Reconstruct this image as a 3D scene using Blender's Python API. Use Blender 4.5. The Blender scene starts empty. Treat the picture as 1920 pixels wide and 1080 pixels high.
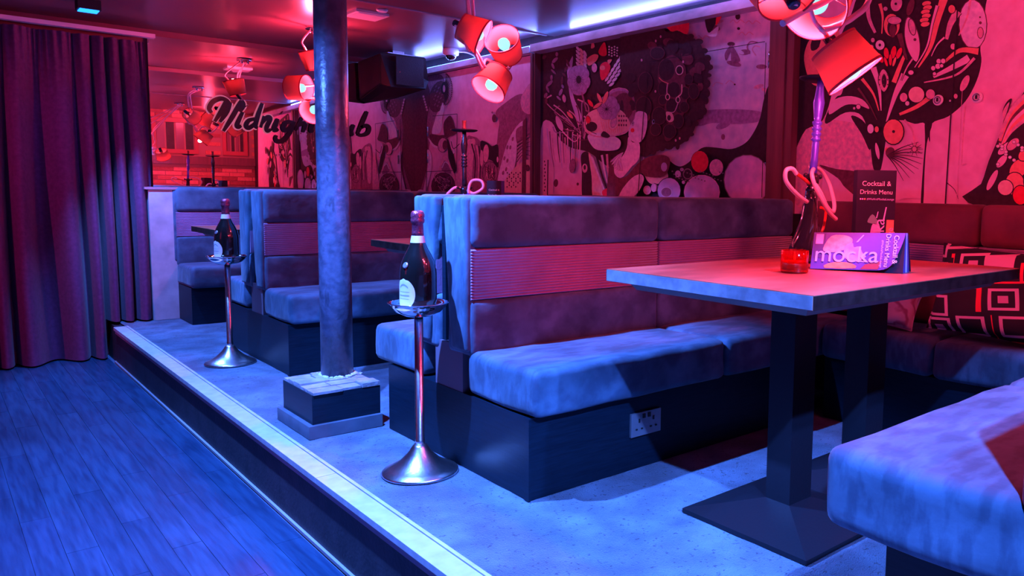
import bpy, bmesh, math, random
from mathutils import Vector, Matrix
random.seed(7)
C = bpy.context.scene.collection
PI = math.pi

# ------------------------------------------------------------------ camera
CX, CY = 1220.0, 498.0
VA = Vector((-160 - CX, 336 - CY)); VB = Vector((2780 - CX, 388 - CY))
F = math.sqrt(-VA.dot(VB))
ya = Vector((VA.x, VA.y, F)).normalized(); xb = Vector((VB.x, VB.y, F)).normalized()
xb = (xb - ya * xb.dot(ya)).normalized()
zc = xb.cross(ya)
CAM = Vector((0, 0, 1.0))
RIGHT = Vector((xb.x, ya.x, zc.x)); DOWN = Vector((xb.y, ya.y, zc.y)); FWD = Vector((xb.z, ya.z, zc.z))
cam = bpy.data.cameras.new('camera'); co = bpy.data.objects.new('camera', cam); C.objects.link(co)
cam.sensor_width = 36; cam.lens = F / 1920 * 36; cam.clip_start = 0.02
cam.shift_x = (960 - CX) / 1920; cam.shift_y = -(540 - CY) / 1920
U = -DOWN; B = -FWD
co.matrix_world = Matrix(((RIGHT.x, U.x, B.x, CAM.x), (RIGHT.y, U.y, B.y, CAM.y), (RIGHT.z, U.z, B.z, CAM.z), (0, 0, 0, 1)))
bpy.context.scene.camera = co

# ------------------------------------------------------------------ world, exposure
sc = bpy.context.scene
sc.view_settings.view_transform = 'Standard'; sc.view_settings.look = 'None'
sc.view_settings.exposure = 0.0; sc.view_settings.gamma = 1; sc.view_settings.use_curve_mapping = False
w = bpy.data.worlds.new('world'); sc.world = w; w.use_nodes = True
w.node_tree.nodes['Background'].inputs[0].default_value = (0.35, 0.16, 0.6, 1)
w.node_tree.nodes['Background'].inputs[1].default_value = 0.008

# ------------------------------------------------------------------ stage lights (blue spots on the ceiling), plus added fill lights
def spot(name, loc, target, energy, col, half, blend=.15, size=.02):
    l = bpy.data.lights.new(name, 'SPOT'); l.energy = energy; l.color = col
    l.spot_size = 2 * math.radians(half); l.spot_blend = blend; l.shadow_soft_size = size
    o = bpy.data.objects.new(name, l); C.objects.link(o); o.location = loc
    o.rotation_euler = (Vector(target) - Vector(loc)).to_track_quat('-Z', 'Y').to_euler()
    return o
BLUE = (0.08, 0.225, 1.0)
spot('blue_spot_light', (1.60, 0.10, 2.03), (1.56, 0.30, 0), 340, BLUE, 46, .12)
spot('blue_spot_light', (0.66, 0.00, 2.03), (0.66, 0.10, 0), 950, BLUE, 53, .12)
spot('blue_spot_light', (0.62, 2.44, 2.03), (0.84, 2.52, 0), 1150, BLUE, 49, .35)
spot('blue_spot_light', (0.85, 6.02, 2.03), (1.50, 5.92, 0), 380, BLUE, 40, .5)
def area(name, loc, target, sx, sy, energy, col):
    l = bpy.data.lights.new(name, 'AREA'); l.shape = 'RECTANGLE'; l.size = sx; l.size_y = sy; l.energy = energy; l.color = col
    o = bpy.data.objects.new(name, l); C.objects.link(o); o.location = loc
    o.rotation_euler = (Vector(target) - Vector(loc)).to_track_quat('-Z', 'X').to_euler()
    return o
RED = (1.0, 0.055, 0.13)
LAMP_E = 19.0
# added red fill from the dance floor side, no lamp seen there
area('red_wash_light', (-1.9, 3.6, 1.5), (1.2, 4.0, 1.6), 1.6, .6, 2.0, (1.0, .03, .2))
area('red_wash_light', (2.75, .22, 1.95), (3.4, 1.5, 1.3), .12, .12, 8, RED)  # added red fill brightening the right end of the mural, source unseen
spot('red_wash_light', (2.5, 1.0, 2.06), (2.5, 0.0, 1.5), 60, RED, 62, .6)  # added red fill aimed at the bricks reflected in the mirror
spot('blue_spot_light', (-.25, 3.05, 2.04), (1.3, 3.36, .95), 420, BLUE, 21, .4)  # added spot that lights the lower column from the left
spot('blue_spot_light', (-.60, 3.25, .10), (1.3, 3.36, 1.85), 190, BLUE, 13, .6)  # added low spot aimed upward to brighten the column top
spot('blue_spot_light', (.62, 4.55, 2.03), (.90, 4.60, 0), 430, BLUE, 45, .4)  # added spot for the end pads of the second double banquette
spot('magenta_spot_light', (-1.3, 5.2, 1.6), (.75, 6.75, .75), 75, (1.0, .05, .40), 30, .8)  # added magenta fill grazing the curtain to bring out its folds
spot('blue_spot_light', (1.15, 5.3, 2.03), (.90, 6.7, 1.30), 14, (.03, .08, 1), 17, 1)  # added fill for the blue patch on the curtain
spot('magenta_spot_light', (.15, 2.75, 2.03), (.56, 2.30, -.26), 130, (1.0, .08, .6), 7, .9, .05)  # added narrow spot that makes the pink pool on the floor
spot('violet_spot_light', (-.3, 3.2, 2.03), (.25, 3.0, -.26), 210, (.45, .12, 1.0), 20, 1, .05)  # added wide spot standing in for the purple haze over the floor

# ------------------------------------------------------------------ projection helpers: a photograph pixel onto a real plane
def ray(px, py):
    v = Vector((px - CX, py - CY, F))
    return RIGHT * v.x + DOWN * v.y + FWD * v.z
def onp(px, py, axis, val):
    d = ray(px, py); return CAM + d * ((val - CAM[axis]) / d[axis])

# ------------------------------------------------------------------ materials
MATS = {}
def mat(name, col, rough=.6, metal=0, noise=None, bump=None, spec=.5, emit=None, es=0, sheen=0, coat=0, trans=0, stretch=None):
    """noise=(scale, colour2, amount) ; bump=(scale, strength)"""
    if name in MATS: return MATS[name]
    m = bpy.data.materials.new(name); m.use_nodes = True; nt = m.node_tree; b = nt.nodes['Principled BSDF']
    b.inputs['Base Color'].default_value = (*col, 1); b.inputs['Roughness'].default_value = rough
    b.inputs['Metallic'].default_value = metal; b.inputs['Specular IOR Level'].default_value = spec
    if sheen: b.inputs['Sheen Weight'].default_value = sheen; b.inputs['Sheen Roughness'].default_value = .4
    if coat: b.inputs['Coat Weight'].default_value = coat; b.inputs['Coat Roughness'].default_value = .15
    if trans: b.inputs['Transmission Weight'].default_value = trans
    if emit: b.inputs['Emission Color'].default_value = (*emit, 1); b.inputs['Emission Strength'].default_value = es
    tc = nt.nodes.new('ShaderNodeTexCoord'); mp = nt.nodes.new('ShaderNodeMapping')
    nt.links.new(tc.outputs['Object'], mp.inputs[0])
    if stretch: mp.inputs['Scale'].default_value = stretch
    if noise:
        n = nt.nodes.new('ShaderNodeTexNoise'); n.inputs['Scale'].default_value = noise[0]; n.inputs['Detail'].default_value = 6
        nt.links.new(mp.outputs[0], n.inputs[0])
        r = nt.nodes.new('ShaderNodeValToRGB'); r.color_ramp.elements[0].position = .5 - noise[2]; r.color_ramp.elements[1].position = .5 + noise[2]
        r.color_ramp.elements[0].color = (*col, 1); r.color_ramp.elements[1].color = (*noise[1], 1)
        nt.links.new(n.outputs[0], r.inputs[0]); nt.links.new(r.outputs[0], b.inputs['Base Color'])
    if bump:
        n2 = nt.nodes.new('ShaderNodeTexNoise'); n2.inputs['Scale'].default_value = bump[0]; n2.inputs['Detail'].default_value = 5
        nt.links.new(mp.outputs[0], n2.inputs[0])
        bp = nt.nodes.new('ShaderNodeBump'); bp.inputs['Strength'].default_value = bump[1]; bp.inputs['Distance'].default_value = .01
        nt.links.new(n2.outputs[0], bp.inputs['Height']); nt.links.new(bp.outputs[0], b.inputs['Normal'])
    MATS[name] = m; return m

velvet = mat('velvet', (.036, .08, .13), .85, noise=(5.5, (.08, .155, .24), .14), bump=(10, .5), sheen=.15)
ribbed = mat('ribbed_velvet', (.28, .14, .27), .8, noise=(9, (.36, .19, .35), .2), bump=(120, .1), sheen=.3)
wine = mat('wine_velvet', (.11, .022, .035), .8, noise=(5.5, (.19, .04, .06), .14), bump=(10, .4), sheen=.15)
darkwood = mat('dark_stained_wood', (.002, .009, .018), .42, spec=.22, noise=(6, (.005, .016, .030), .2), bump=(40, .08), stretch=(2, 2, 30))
carpet = mat('carpet', (.08, .13, .20), .95, noise=(7, (.15, .24, .35), .13), bump=(260, 1.0), sheen=.2)
nosing_m = mat('worn_metal_nosing', (.42, .42, .46), .5, noise=(20, (.55, .55, .6), .2))
riser_m = mat('black_riser', (.018, .016, .022), .6, noise=(12, (.035, .03, .04), .15), bump=(60, .2))
plank_m = [mat('floor_plank_%s' % k, c1, .34, noise=(3.5, c2, .2), bump=(25, .06), stretch=(8, .6, 1)) for k, c1, c2 in
           (('smoke', (.012, .048, .10), (.022, .072, .15)), ('ash', (.016, .054, .11), (.026, .084, .16)), ('slate', (.010, .042, .09), (.018, .066, .135)))]
joint_m = mat('floor_joint', (.06, .12, .19), .7)
ceil_m = mat('ceiling_gloss_paint', (.20, .09, .11), .30, noise=(2, (.17, .08, .095), .2), bump=(1.6, .12))
steel = mat('brushed_steel', (.72, .70, .72), .28, 1, noise=(60, (.55, .53, .55), .3), bump=(80, .05))
chrome = mat('chrome', (.85, .82, .85), .08, 1)
column_m = mat('painted_iron', (.04, .045, .075), .32, noise=(30, (.07, .075, .12), .12), bump=(45, .25))
whitepaint = mat('white_paint', (.40, .39, .42), .5, noise=(8, (.65, .63, .66), .2), bump=(20, .05))
tile_m = mat('grey_stone_tile', (.22, .21, .23), .6, noise=(14, (.36, .34, .37), .15), bump=(30, .8))
rubble_m = mat('crumbled_plaster', (.65, .62, .6), .9, noise=(40, (.4, .38, .38), .2), bump=(80, .6))
blackmetal = mat('black_powder_coat', (.010, .011, .016), .42, spec=.25, bump=(90, .05))
tabletop_m = mat('worn_laminate', (.28, .085, .055), .38, noise=(5, (.44, .13, .085), .16), bump=(40, .05), stretch=(.7, 2, 1))
tableunder = mat('raw_board', (.22, .16, .15), .7, noise=(10, (.28, .2, .19), .2))
glass_dark = mat('dark_bottle_glass', (.006, .008, .008), .04, spec=.9, coat=1)
foil = mat('dark_pink_foil', (.30, .05, .10), .32, .7, noise=(60, (.4, .08, .15), .2), bump=(120, .4))
label_m = mat('cream_paper_label', (.72, .66, .66), .6, noise=(30, (.62, .56, .58), .15))
ink_m = mat('dark_ink', (.02, .02, .03), .6)
blackplastic = mat('black_plastic', (.012, .012, .014), .55)
whiteplastic = mat('white_plastic', (.75, .75, .78), .35)
cable_m = mat('pale_flex', (.72, .42, .50), .35)
arm_m = mat('pale_lamp_arm', (.80, .5, .58), .25)
curtain_m = mat('heavy_curtain', (.12, .026, .10), .85, noise=(40, (.17, .04, .14), .2), bump=(200, .1), sheen=.12)
hose_m = mat('pale_silicone_hose', (.80, .52, .62), .4)
purple_m = mat('purple_anodised', (.10, .10, .85), .3, .4)
darkchrome = mat('smoked_chrome', (.06, .05, .07), .22, .7)
vase_m = mat('smoked_fluted_glass', (.015, .015, .02), .05, spec=.9, coat=1)
redclear = mat('red_handle', (.8, .05, .03), .2, coat=.5)
brick_ms = [mat('brick_%s' % k, c, .85, noise=(30, d, .2), bump=(50, .5)) for k, c, d in
            (('rust', (.45, .14, .12), (.55, .2, .16)), ('rose', (.6, .22, .2), (.7, .3, .26)), ('soot', (.28, .09, .09), (.38, .13, .12)))]
mortar_m = mat('mortar', (.35, .2, .2), .9)
mirror_m = mat('mirror_silver', (.86, .84, .86), .0, 1)
letter_m = mat('black_acrylic', (.012, .01, .014), .25)
halo_m = mat('pale_pink_acrylic', (.85, .5, .55), .4, emit=(1, .25, .35), es=.35)  # glowing pink stands in for lamp light caught on the letter edges
post_m = mat('stained_post', (.10, .045, .06), .5, noise=(5, (.17, .07, .09), .2), stretch=(6, 6, .6))
trim_m = mat('aged_timber_trim', (.75, .62, .75), .6, noise=(9, (.34, .30, .34), .2), bump=(30, .3), stretch=(1, .5, 1))

def emis(name, col, s):
    m = bpy.data.materials.new(name); m.use_nodes = True; nt = m.node_tree; b = nt.nodes['Principled BSDF']
    b.inputs['Base Color'].default_value = (*col, 1); b.inputs['Emission Color'].default_value = (*col, 1); b.inputs['Emission Strength'].default_value = s
    return m
led_blue = emis('blue_led', (.01, .18, 1), 4)
led_strip = emis('blue_led_strip', (.10, .22, 1), 9)
def bulb_material():
    m = bpy.data.materials.new('opal_bulb'); m.use_nodes = True; nt = m.node_tree; nt.nodes.clear()
    o = nt.nodes.new('ShaderNodeOutputMaterial'); e = nt.nodes.new('ShaderNodeEmission'); t = nt.nodes.new('ShaderNodeBsdfTransparent'); mx = nt.nodes.new('ShaderNodeMixShader')
    e.inputs[0].default_value = (.42, .86, .92, 1); e.inputs[1].default_value = 1.15
    mx.inputs[0].default_value = .9
    nt.links.new(t.outputs[0], mx.inputs[1]); nt.links.new(e.outputs[0], mx.inputs[2]); nt.links.new(mx.outputs[0], o.inputs[0]); return m
bulb_m = bulb_material()
def shade_material(name, col, tcol, amt=.5):
    m = bpy.data.materials.new(name); m.use_nodes = True; nt = m.node_tree; nt.nodes.clear()
    o = nt.nodes.new('ShaderNodeOutputMaterial'); d = nt.nodes.new('ShaderNodeBsdfDiffuse'); t = nt.nodes.new('ShaderNodeBsdfTranslucent'); mx = nt.nodes.new('ShaderNodeMixShader')
    n = nt.nodes.new('ShaderNodeTexNoise'); n.inputs['Scale'].default_value = 160
    bp = nt.nodes.new('ShaderNodeBump'); bp.inputs['Strength'].default_value = .2; nt.links.new(n.outputs[0], bp.inputs['Height'])
    nt.links.new(bp.outputs[0], d.inputs['Normal'])
    d.inputs[0].default_value = (*col, 1); t.inputs[0].default_value = (*tcol, 1); mx.inputs[0].default_value = amt
    nt.links.new(d.outputs[0], mx.inputs[1]); nt.links.new(t.outputs[0], mx.inputs[2]); nt.links.new(mx.outputs[0], o.inputs[0]); return m
shade_m = shade_material('red_fabric_shade', (.80, .30, .22), (.52, .28, .20), .5)
lining_m = shade_material('pale_shade_lining', (.42, .17, .17), (.3, .15, .13), .35)

def add_layer(m, scale, stretch, pos, factor_col, detail=4):
    # multiply a second, stretched noise over the base colour (brushed nap, specks)
    nt = m.node_tree; b = nt.nodes['Principled BSDF']; src = b.inputs['Base Color'].links[0].from_socket
    tc = nt.nodes.new('ShaderNodeTexCoord'); mp = nt.nodes.new('ShaderNodeMapping'); mp.inputs['Scale'].default_value = stretch; mp.inputs['Rotation'].default_value = (.3, .2, .5)
    n = nt.nodes.new('ShaderNodeTexNoise'); n.inputs['Scale'].default_value = scale; n.inputs['Detail'].default_value = detail
    r = nt.nodes.new('ShaderNodeValToRGB'); r.color_ramp.elements[0].position = pos[0]; r.color_ramp.elements[1].position = pos[1]
    r.color_ramp.elements[0].color = (*factor_col, 1); r.color_ramp.elements[1].color = (1, 1, 1, 1)
    mx = nt.nodes.new('ShaderNodeMix'); mx.data_type = 'RGBA'; mx.blend_type = 'MULTIPLY'; mx.inputs[0].default_value = 1
    nt.links.new(tc.outputs['Object'], mp.inputs[0]); nt.links.new(mp.outputs[0], n.inputs[0]); nt.links.new(n.outputs[0], r.inputs[0])
    nt.links.new(src, mx.inputs[6]); nt.links.new(r.outputs[0], mx.inputs[7]); nt.links.new(mx.outputs[2], b.inputs['Base Color'])
add_layer(velvet, 9, (1, 3.2, 1.2), (.42, .56), (.62, .64, .70))
add_layer(carpet, 70, (1, 1, 1), (.30, .38), (.25, .25, .3), 2)
add_layer(carpet, 3, (1, 1, 1), (.40, .56), (.62, .60, .66), 8)
add_layer(tabletop_m, 3, (1, 2.5, 1), (.40, .58), (.70, .66, .66), 6)
add_layer(column_m, 26, (1, 1, .35), (.30, .36), (.6, .6, .6), 3)
for q in plank_m: add_layer(q, 6, (10, .8, 1), (.35, .6), (.55, .6, .68), 6)

# ------------------------------------------------------------------ mesh helpers
def bm_new(): return bmesh.new()
def box(bm, x0, y0, z0, x1, y1, z1, mi=0):
    vs = [bm.verts.new(p) for p in ((x0, y0, z0), (x1, y0, z0), (x1, y1, z0), (x0, y1, z0), (x0, y0, z1), (x1, y0, z1), (x1, y1, z1), (x0, y1, z1))]
    for q in ((0, 3, 2, 1), (4, 5, 6, 7), (0, 1, 5, 4), (1, 2, 6, 5), (2, 3, 7, 6), (3, 0, 4, 7)):
        f = bm.faces.new([vs[i] for i in q]); f.material_index = mi
    return vs
def rbox(x0, y0, z0, x1, y1, z1, r=.02, seg=3, wob=0, sub=0):
    bm = bmesh.new(); box(bm, x0, y0, z0, x1, y1, z1)
    bmesh.ops.bevel(bm, geom=list(bm.edges), offset=r, segments=seg, profile=.5, affect='EDGES')
    if wob:
        bmesh.ops.subdivide_edges(bm, edges=[e for e in bm.edges if e.calc_length() > .08], cuts=5, use_grid_fill=True)
        for v in bm.verts:
            v.co.z += wob * math.sin(v.co.x * 19 + v.co.y * 13) * .6
            v.co.y += wob * math.sin(v.co.x * 23 + v.co.z * 31) * .5
            v.co.x += wob * math.sin(v.co.y * 17 + v.co.z * 41) * .5
    for f in bm.faces: f.smooth = True
    return bm
def lathe(bm, prof, c=(0, 0, 0), n=32, axis=None, cap=True, mi=0):
    """prof = [(r, h)...] along axis"""
    ax = Vector(axis or (0, 0, 1)).normalized(); c = Vector(c)
    t = Vector((1, 0, 0)) if abs(ax.x) < .9 else Vector((0, 1, 0))
    u = ax.cross(t).normalized(); v = ax.cross(u)
    rings = []
    for r, h in prof:
        rings.append([bm.verts.new(c + ax * h + (u * math.cos(2 * PI * k / n) + v * math.sin(2 * PI * k / n)) * r) for k in range(n)])
    for a, b in zip(rings, rings[1:]):
        for k in range(n):
            f = bm.faces.new((a[k], a[(k + 1) % n], b[(k + 1) % n], b[k])); f.smooth = True; f.material_index = mi
    if cap:
        for rg, rev in ((rings[0], False), (rings[-1], True)):
            f = bm.faces.new(rg if rev else rg[::-1]); f.material_index = mi
    bmesh.ops.recalc_face_normals(bm, faces=bm.faces)
    return bm
def crom(pts, n=8, closed=False):
    P = [Vector(p) for p in pts]; out = []
    m = len(P); rng = range(m if closed else m - 1)
    for i in rng:
        if closed: p0, p1, p2, p3 = P[(i - 1) % m], P[i], P[(i + 1) % m], P[(i + 2) % m]
        else: p0, p1, p2, p3 = P[max(i - 1, 0)], P[i], P[i + 1], P[min(i + 2, m - 1)]
        for k in range(n):
            t = k / n
            out.append(.5 * ((2 * p1) + (-p0 + p2) * t + (2 * p0 - 5 * p1 + 4 * p2 - p3) * t * t + (-p0 + 3 * p1 - 3 * p2 + p3) * t ** 3))
    if not closed: out.append(P[-1].copy())
    return out
def tube(bm, pts, r, n=8, smooth=6, taper=None):
    P = crom(pts, smooth) if smooth and len(pts) > 2 else [Vector(p) for p in pts]
    rings = []; prev = None
    for i, p in enumerate(P):
        d = (P[min(i + 1, len(P) - 1)] - P[max(i - 1, 0)]).normalized()
        if prev is None:
            t = Vector((0, 0, 1)) if abs(d.z) < .9 else Vector((1, 0, 0)); u = d.cross(t).normalized()
        else:
            u = (prev - d * prev.dot(d)).normalized()
        prev = u; v = d.cross(u)
        rr = r if taper is None else r * taper(i / (len(P) - 1))
        rings.append([bm.verts.new(p + (u * math.cos(2 * PI * k / n) + v * math.sin(2 * PI * k / n)) * rr) for k in range(n)])
    for a, b in zip(rings, rings[1:]):
        for k in range(n):
            f = bm.faces.new((a[k], a[(k + 1) % n], b[(k + 1) % n], b[k])); f.smooth = True
    bm.faces.new(rings[0][::-1]); bm.faces.new(rings[-1])
    return bm
def sphere(bm, c, r, n=20, m=12, sz=1.0, half=False):
    prof = []
    for i in range(m + 1):
        a = -PI / 2 + PI * i / m
        if half and a > 0.001: break
        prof.append((max(r * math.cos(a), .0004), r * sz * math.sin(a)))
    lathe(bm, prof, c, n); return bm
def obj(name, bm, m=None, parent=None, kind=None, bevel=0):
    if bevel: bmesh.ops.bevel(bm, geom=[e for e in bm.edges if len(e.link_faces) == 2 and e.calc_face_angle(0) > .6], offset=bevel, segments=2, affect='EDGES')
    me = bpy.data.meshes.new(name); bm.to_mesh(me); bm.free()
    ms = m if isinstance(m, (list, tuple)) else [m]
    for q in ms:
        if q: me.materials.append(q)
    o = bpy.data.objects.new(name, me); C.objects.link(o)
    if parent:
        o.parent = parent
        if parent.type == 'EMPTY': o.location = -Vector(parent.location)
    if kind: o['kind'] = kind
    return o
def tag(o, label, cat, group=None):
    o['label'] = label; o['category'] = cat
    if group: o['group'] = group
    return o
def thing(name, label, cat, loc, group=None):
    o = bpy.data.objects.new(name, None); C.objects.link(o); o.location = loc; o.empty_display_size = .1
    return tag(o, label, cat, group)
def dup(root, delta, label, group=None):
    r = root.copy(); C.objects.link(r); r.location = Vector(root.location) + Vector(delta); r['label'] = label
    if group: r['group'] = group
    for ch in list(root.children):
        c = ch.copy(); C.objects.link(c); c.parent = r
        for g in list(ch.children):
            d = g.copy(); C.objects.link(d); d.parent = c
    return r
def text_mesh(s, size, align='LEFT'):
    cu = bpy.data.curves.new('t', 'FONT'); cu.body = s; cu.size = size; cu.align_x = align; cu.extrude = .0002
    o = bpy.data.objects.new('t', cu); C.objects.link(o); bpy.context.view_layer.update()
    me = bpy.data.meshes.new_from_object(o.evaluated_get(bpy.context.evaluated_depsgraph_get()))
    bpy.data.objects.remove(o); return me
def put_text(name, s, size, m, parent, origin, xdir, ydir, align='LEFT', bold=0):
    me = text_mesh(s, size, align); me.materials.clear(); me.materials.append(m)
    X = Vector(xdir).normalized(); Y = Vector(ydir).normalized(); Z = X.cross(Y)
    O = Vector(origin)
    for v in me.vertices:
        c = v.co.copy(); v.co = O + X * c.x + Y * c.y + Z * c.z
    o = bpy.data.objects.new(name, me); C.objects.link(o); o.parent = parent
    if parent.type == 'EMPTY': o.location = -Vector(parent.location)
    return o

# ================================================================== ROOM SHELL
XW = 3.40; YM = 6.83; ZC = 2.10; ZF = -.26; XS = .965; YB = 0.0
bm = bm_new(); box(bm, -2.5, -1.5, ZF - .1, XS + .02, 6.95, ZF - .006); floor = obj('floor', bm, joint_m, kind='structure')
# planks run away from the camera along the step
pw, pl_ = .092, .92; row = 0; x = XS - .012
while x > -1.05:
    y = 1.0 + (row * .37) % pl_ - pl_ ; y += random.uniform(-.05, .05)
    while y < 6.95:
        y0, y1 = max(y, .9), min(y + pl_ - .0018, 6.94)
        if y1 - y0 > .05:
            bm = bm_new(); box(bm, x - pw + .0016, y0, ZF - .012, x, y1, ZF + random.uniform(-.0004, .0004)); obj('plank', bm, random.choice(plank_m), floor)
        y += pl_
    x -= pw; row += 1
# raised platform
bm = bm_new(); box(bm, XS + .012, -.6, ZF - .05, XW, YM, -.012); plat = obj('floor_platform', bm, riser_m, kind='structure')
bm = bm_new()
NX, NY = 44, 90
x0, x1, y0, y1 = XS + .06, 3.35, -.3, YM - .02
g = [[bm.verts.new((x0 + (x1 - x0) * i / NX, y0 + (y1 - y0) * j / NY, -.002 + random.uniform(-.0012, .0012))) for j in range(NY + 1)] for i in range(NX + 1)]
for i in range(NX):
    for j in range(NY): bm.faces.new((g[i][j], g[i + 1][j], g[i + 1][j + 1], g[i][j + 1])).smooth = True
obj('carpet', bm, carpet, plat)
for y0, y1 in ((.1, 1.15), (1.15, 2.672), (2.675, 4.55), (4.553, 6.44)):
    bm = bm_new(); box(bm, XS - .012, y0, -.02, XS + .058, y1, .001); obj('nosing_strip', bm, nosing_m, plat, bevel=.004)
for y0, y1 in ((.1, 2.95), (2.953, 6.44)):
    bm = bm_new(); box(bm, XS + .060, y0, -.004, XS + .072, y1, .004); obj('edge_bead', bm, nosing_m, plat, bevel=.002)
bm = bm_new(); box(bm, XS - .004, .1, -.045, XS + .012, 6.44, -.020); obj('nosing_underlip', bm, mat('underlip', (.35, .25, .33), .6), plat)
bm = bm_new(); box(bm, XS + .004, -.6, ZF, XS + .012, 6.5, -.045); obj('riser_board', bm, riser_m, plat)
bm = bm_new(); box(bm, XS - .006, -.6, ZF, XS + .004, 6.5, ZF + .012); obj('quadrant_bead', bm, mat('grey_bead', (.3, .32, .36), .5), plat)

# ceiling with a shallow step
bm = bm_new(); box(bm, -2.5, -1.5, ZC, 3.6, 4.66, ZC + .1); box(bm, -2.5, 4.66, ZC + .035, 3.6, 7.0, ZC + .1)
ceil = obj('ceiling', bm, ceil_m, kind='structure')
for yb in (2.37, 4.655):
    bm = bm_new(); box(bm, -2.5, yb - .012, ZC - .006, 3.33, yb + .012, ZC + .03); obj('joint_batten', bm, mat('ceiling_batten', (.3, .15, .2), .4), ceil)
# walls
bm = bm_new(); box(bm, XW, -1.5, ZF, XW + .12, YM + .1, ZC + .05); wall_r = obj('wall_right', bm, riser_m, kind='structure')
bm = bm_new(); box(bm, -2.5, YM + .03, ZF, XW, YM + .15, ZC + .05); wall_b = obj('wall_back', bm, mat('maroon_paint', (.22, .05, .09), .5), kind='structure')
bm = bm_new(); box(bm, -2.6, -1.5, ZF, -2.5, 7.0, ZC + .05); obj('wall_left', bm, mat('dark_paint', (.10, .05, .09), .7), kind='structure')
bm = bm_new(); box(bm, -2.5, -1.6, ZF, 3.5, -1.5, ZC + .05); obj('wall_behind', bm, MATS['dark_paint'], kind='structure')

# brick end wall behind the near bench (seen in the mirror)
bm = bm_new(); box(bm, 1.75, YB - .16, 0, XW, YB - .012, ZC); wall_f = obj('wall_front', bm, mortar_m, kind='structure')
bl, bh = .215, .066
zz = 1.0; r = 0
while zz < ZC - .02:
    xx = 1.75 - (bl / 2 if r % 2 else 0)
    while xx < XW - .03:
        a, b = max(xx, 1.75), min(xx + bl - .01, XW - .002)
        inwin = any(a < wx1 and b > wx0 and zz + bh > 1.46 and zz < 1.98 for wx0, wx1 in ((2.02, 2.62), (2.95, 3.3)))
        if b - a > .03 and not inwin and not (1.30 < zz + bh and zz < 1.42):
            bm = bm_new(); box(bm, a, YB - .03, zz, b, YB + random.uniform(-.004, .004), min(zz + bh - .01, ZC - .003)); obj('brick', bm, random.choice(brick_ms), wall_f)
        xx += bl
    zz += bh; r += 1
bm = bm_new(); box(bm, 1.76, YB - .02, 1.30, XW - .005, YB + .07, 1.42); obj('timber_ledge', bm, post_m, wall_f)
for wx0, wx1 in ((2.02, 2.62), (2.95, 3.3)):
    bm = bm_new()
    for q in ((wx0, 1.46, wx1, 1.52), (wx0, 1.92, wx1, 1.98), (wx0, 1.52, wx0 + .05, 1.92), (wx1 - .05, 1.52, wx1, 1.92)): box(bm, q[0], YB - .02, q[1], q[2], YB + .02, q[3])
    f = obj('shutter_frame', bm, mat('red_frame', (.35, .08, .09), .5), wall_f)
    n = 4; ww = (wx1 - wx0 - .1) / n
    for k in range(n):
        bm = bm_new(); box(bm, wx0 + .05 + k * ww + .012, YB - .015, 1.52, wx0 + .05 + (k + 1) * ww - .012, YB - .002, 1.92)
        obj('shutter_panel', bm, riser_m if k % 2 else mat('smoky_panel', (.2, .1, .13), .3), f)

# white pier under the mirror's left end + red ledge
bm = bm_new(); box(bm, 1.225, 6.60, 0, 1.40, YM + .03, .955); p = obj('trim_1', bm, whitepaint, kind='structure', bevel=.004)
bm = bm_new(); box(bm, 1.20, 6.59, .957, 1.41, YM + .03, .975); obj('cap', bm, mat('pinkwood', (.5, .25, .3), .5), p)

# cove trim along the mural wall, proud over the middle section
def trim(n, x, y0, y1, z0, z1):
    bm = bm_new(); box(bm, x, y0, z0, XW, y1, z1); return obj('trim_%d' % n, bm, trim_m, kind='structure', bevel=.006)
trim(2, 3.335, 4.88, YM, 2.005, 2.05); t3 = trim(3, 3.30, -.0, 4.82, 1.995, 2.05)
bm = bm_new(); box(bm, 3.35, 2.3, 2.051, 3.375, YM - .05, 2.058); obj('led_strip', bm, led_strip, t3)
for y in (2.55, 4.85):
    area('cove_light', (3.345, y + .9, 2.062), (2.75, y + .9, 2.13), .03, 1.9, 13.0, (.14, .20, 1.0))
area('cove_light', (3.235, 4.6, 2.094), (3.30, 4.6, 2.02), .012, 4.2, 3.2, (.25, .25, 1.0))  # added strip that brightens the trim front, separate from the cove LEDs
# posts between the mural sections
for n, (y0, y1) in enumerate(((4.82, 4.88), (2.50, 2.66))):
    bm = bm_new(); box(bm, 3.345, y0, .9, XW, y1, 1.995); box(bm, 3.335, y0 + (y1 - y0) * .3, .9, 3.345, y1 - (y1 - y0) * .3, 1.995)
    obj('trim_%d' % (n + 4), bm, post_m, kind='structure', bevel=.004)

# ================================================================== MURAL (flat print on the wall boards)
PAL = {'k': (.018, .008, .016), 'dk': (.03, .010, .018), 'mar': (.11, .028, .05), 'plum': (.26, .10, .18), 'rose': (.62, .28, .36), 'pale': (.80, .58, .66),
       'cloth': (.62, .5, .6), 'lil': (.50, .34, .52), 'lil2': (.34, .20, .36), 'red': (.85, .01, .05), 'cor': (.88, .20, .16), 'pch': (.85, .42, .38), 'gr': (.20, .13, .18), 'pnk': (.85, .38, .50), 'wh': (.92, .78, .82), 'skin': (.74, .48, .60)}
pm = [mat('mural_' + k, (c[0], min(1, c[1] * 1.25), min(1, c[2] * 1.35)) if sum(c) > 1 else c, .7, noise=(45 if k not in ('cloth', 'pnk', 'lil') else 14, tuple(min(1, v * 1.7 + .005) for v in c), .2)) for k, c in PAL.items()]
pk = list(PAL)
for q in pm:
    if q.name[6:] in ('_cloth', '_pnk', '_lil', '_rose', '_pale', '_skin', '_plum'): add_layer(q, 5, (1, 1, 1), (.36, .60), (.62, .55, .62), 8); add_layer(q, 60, (1, 1, .25), (.35, .55), (.82, .8, .82), 3)
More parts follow.
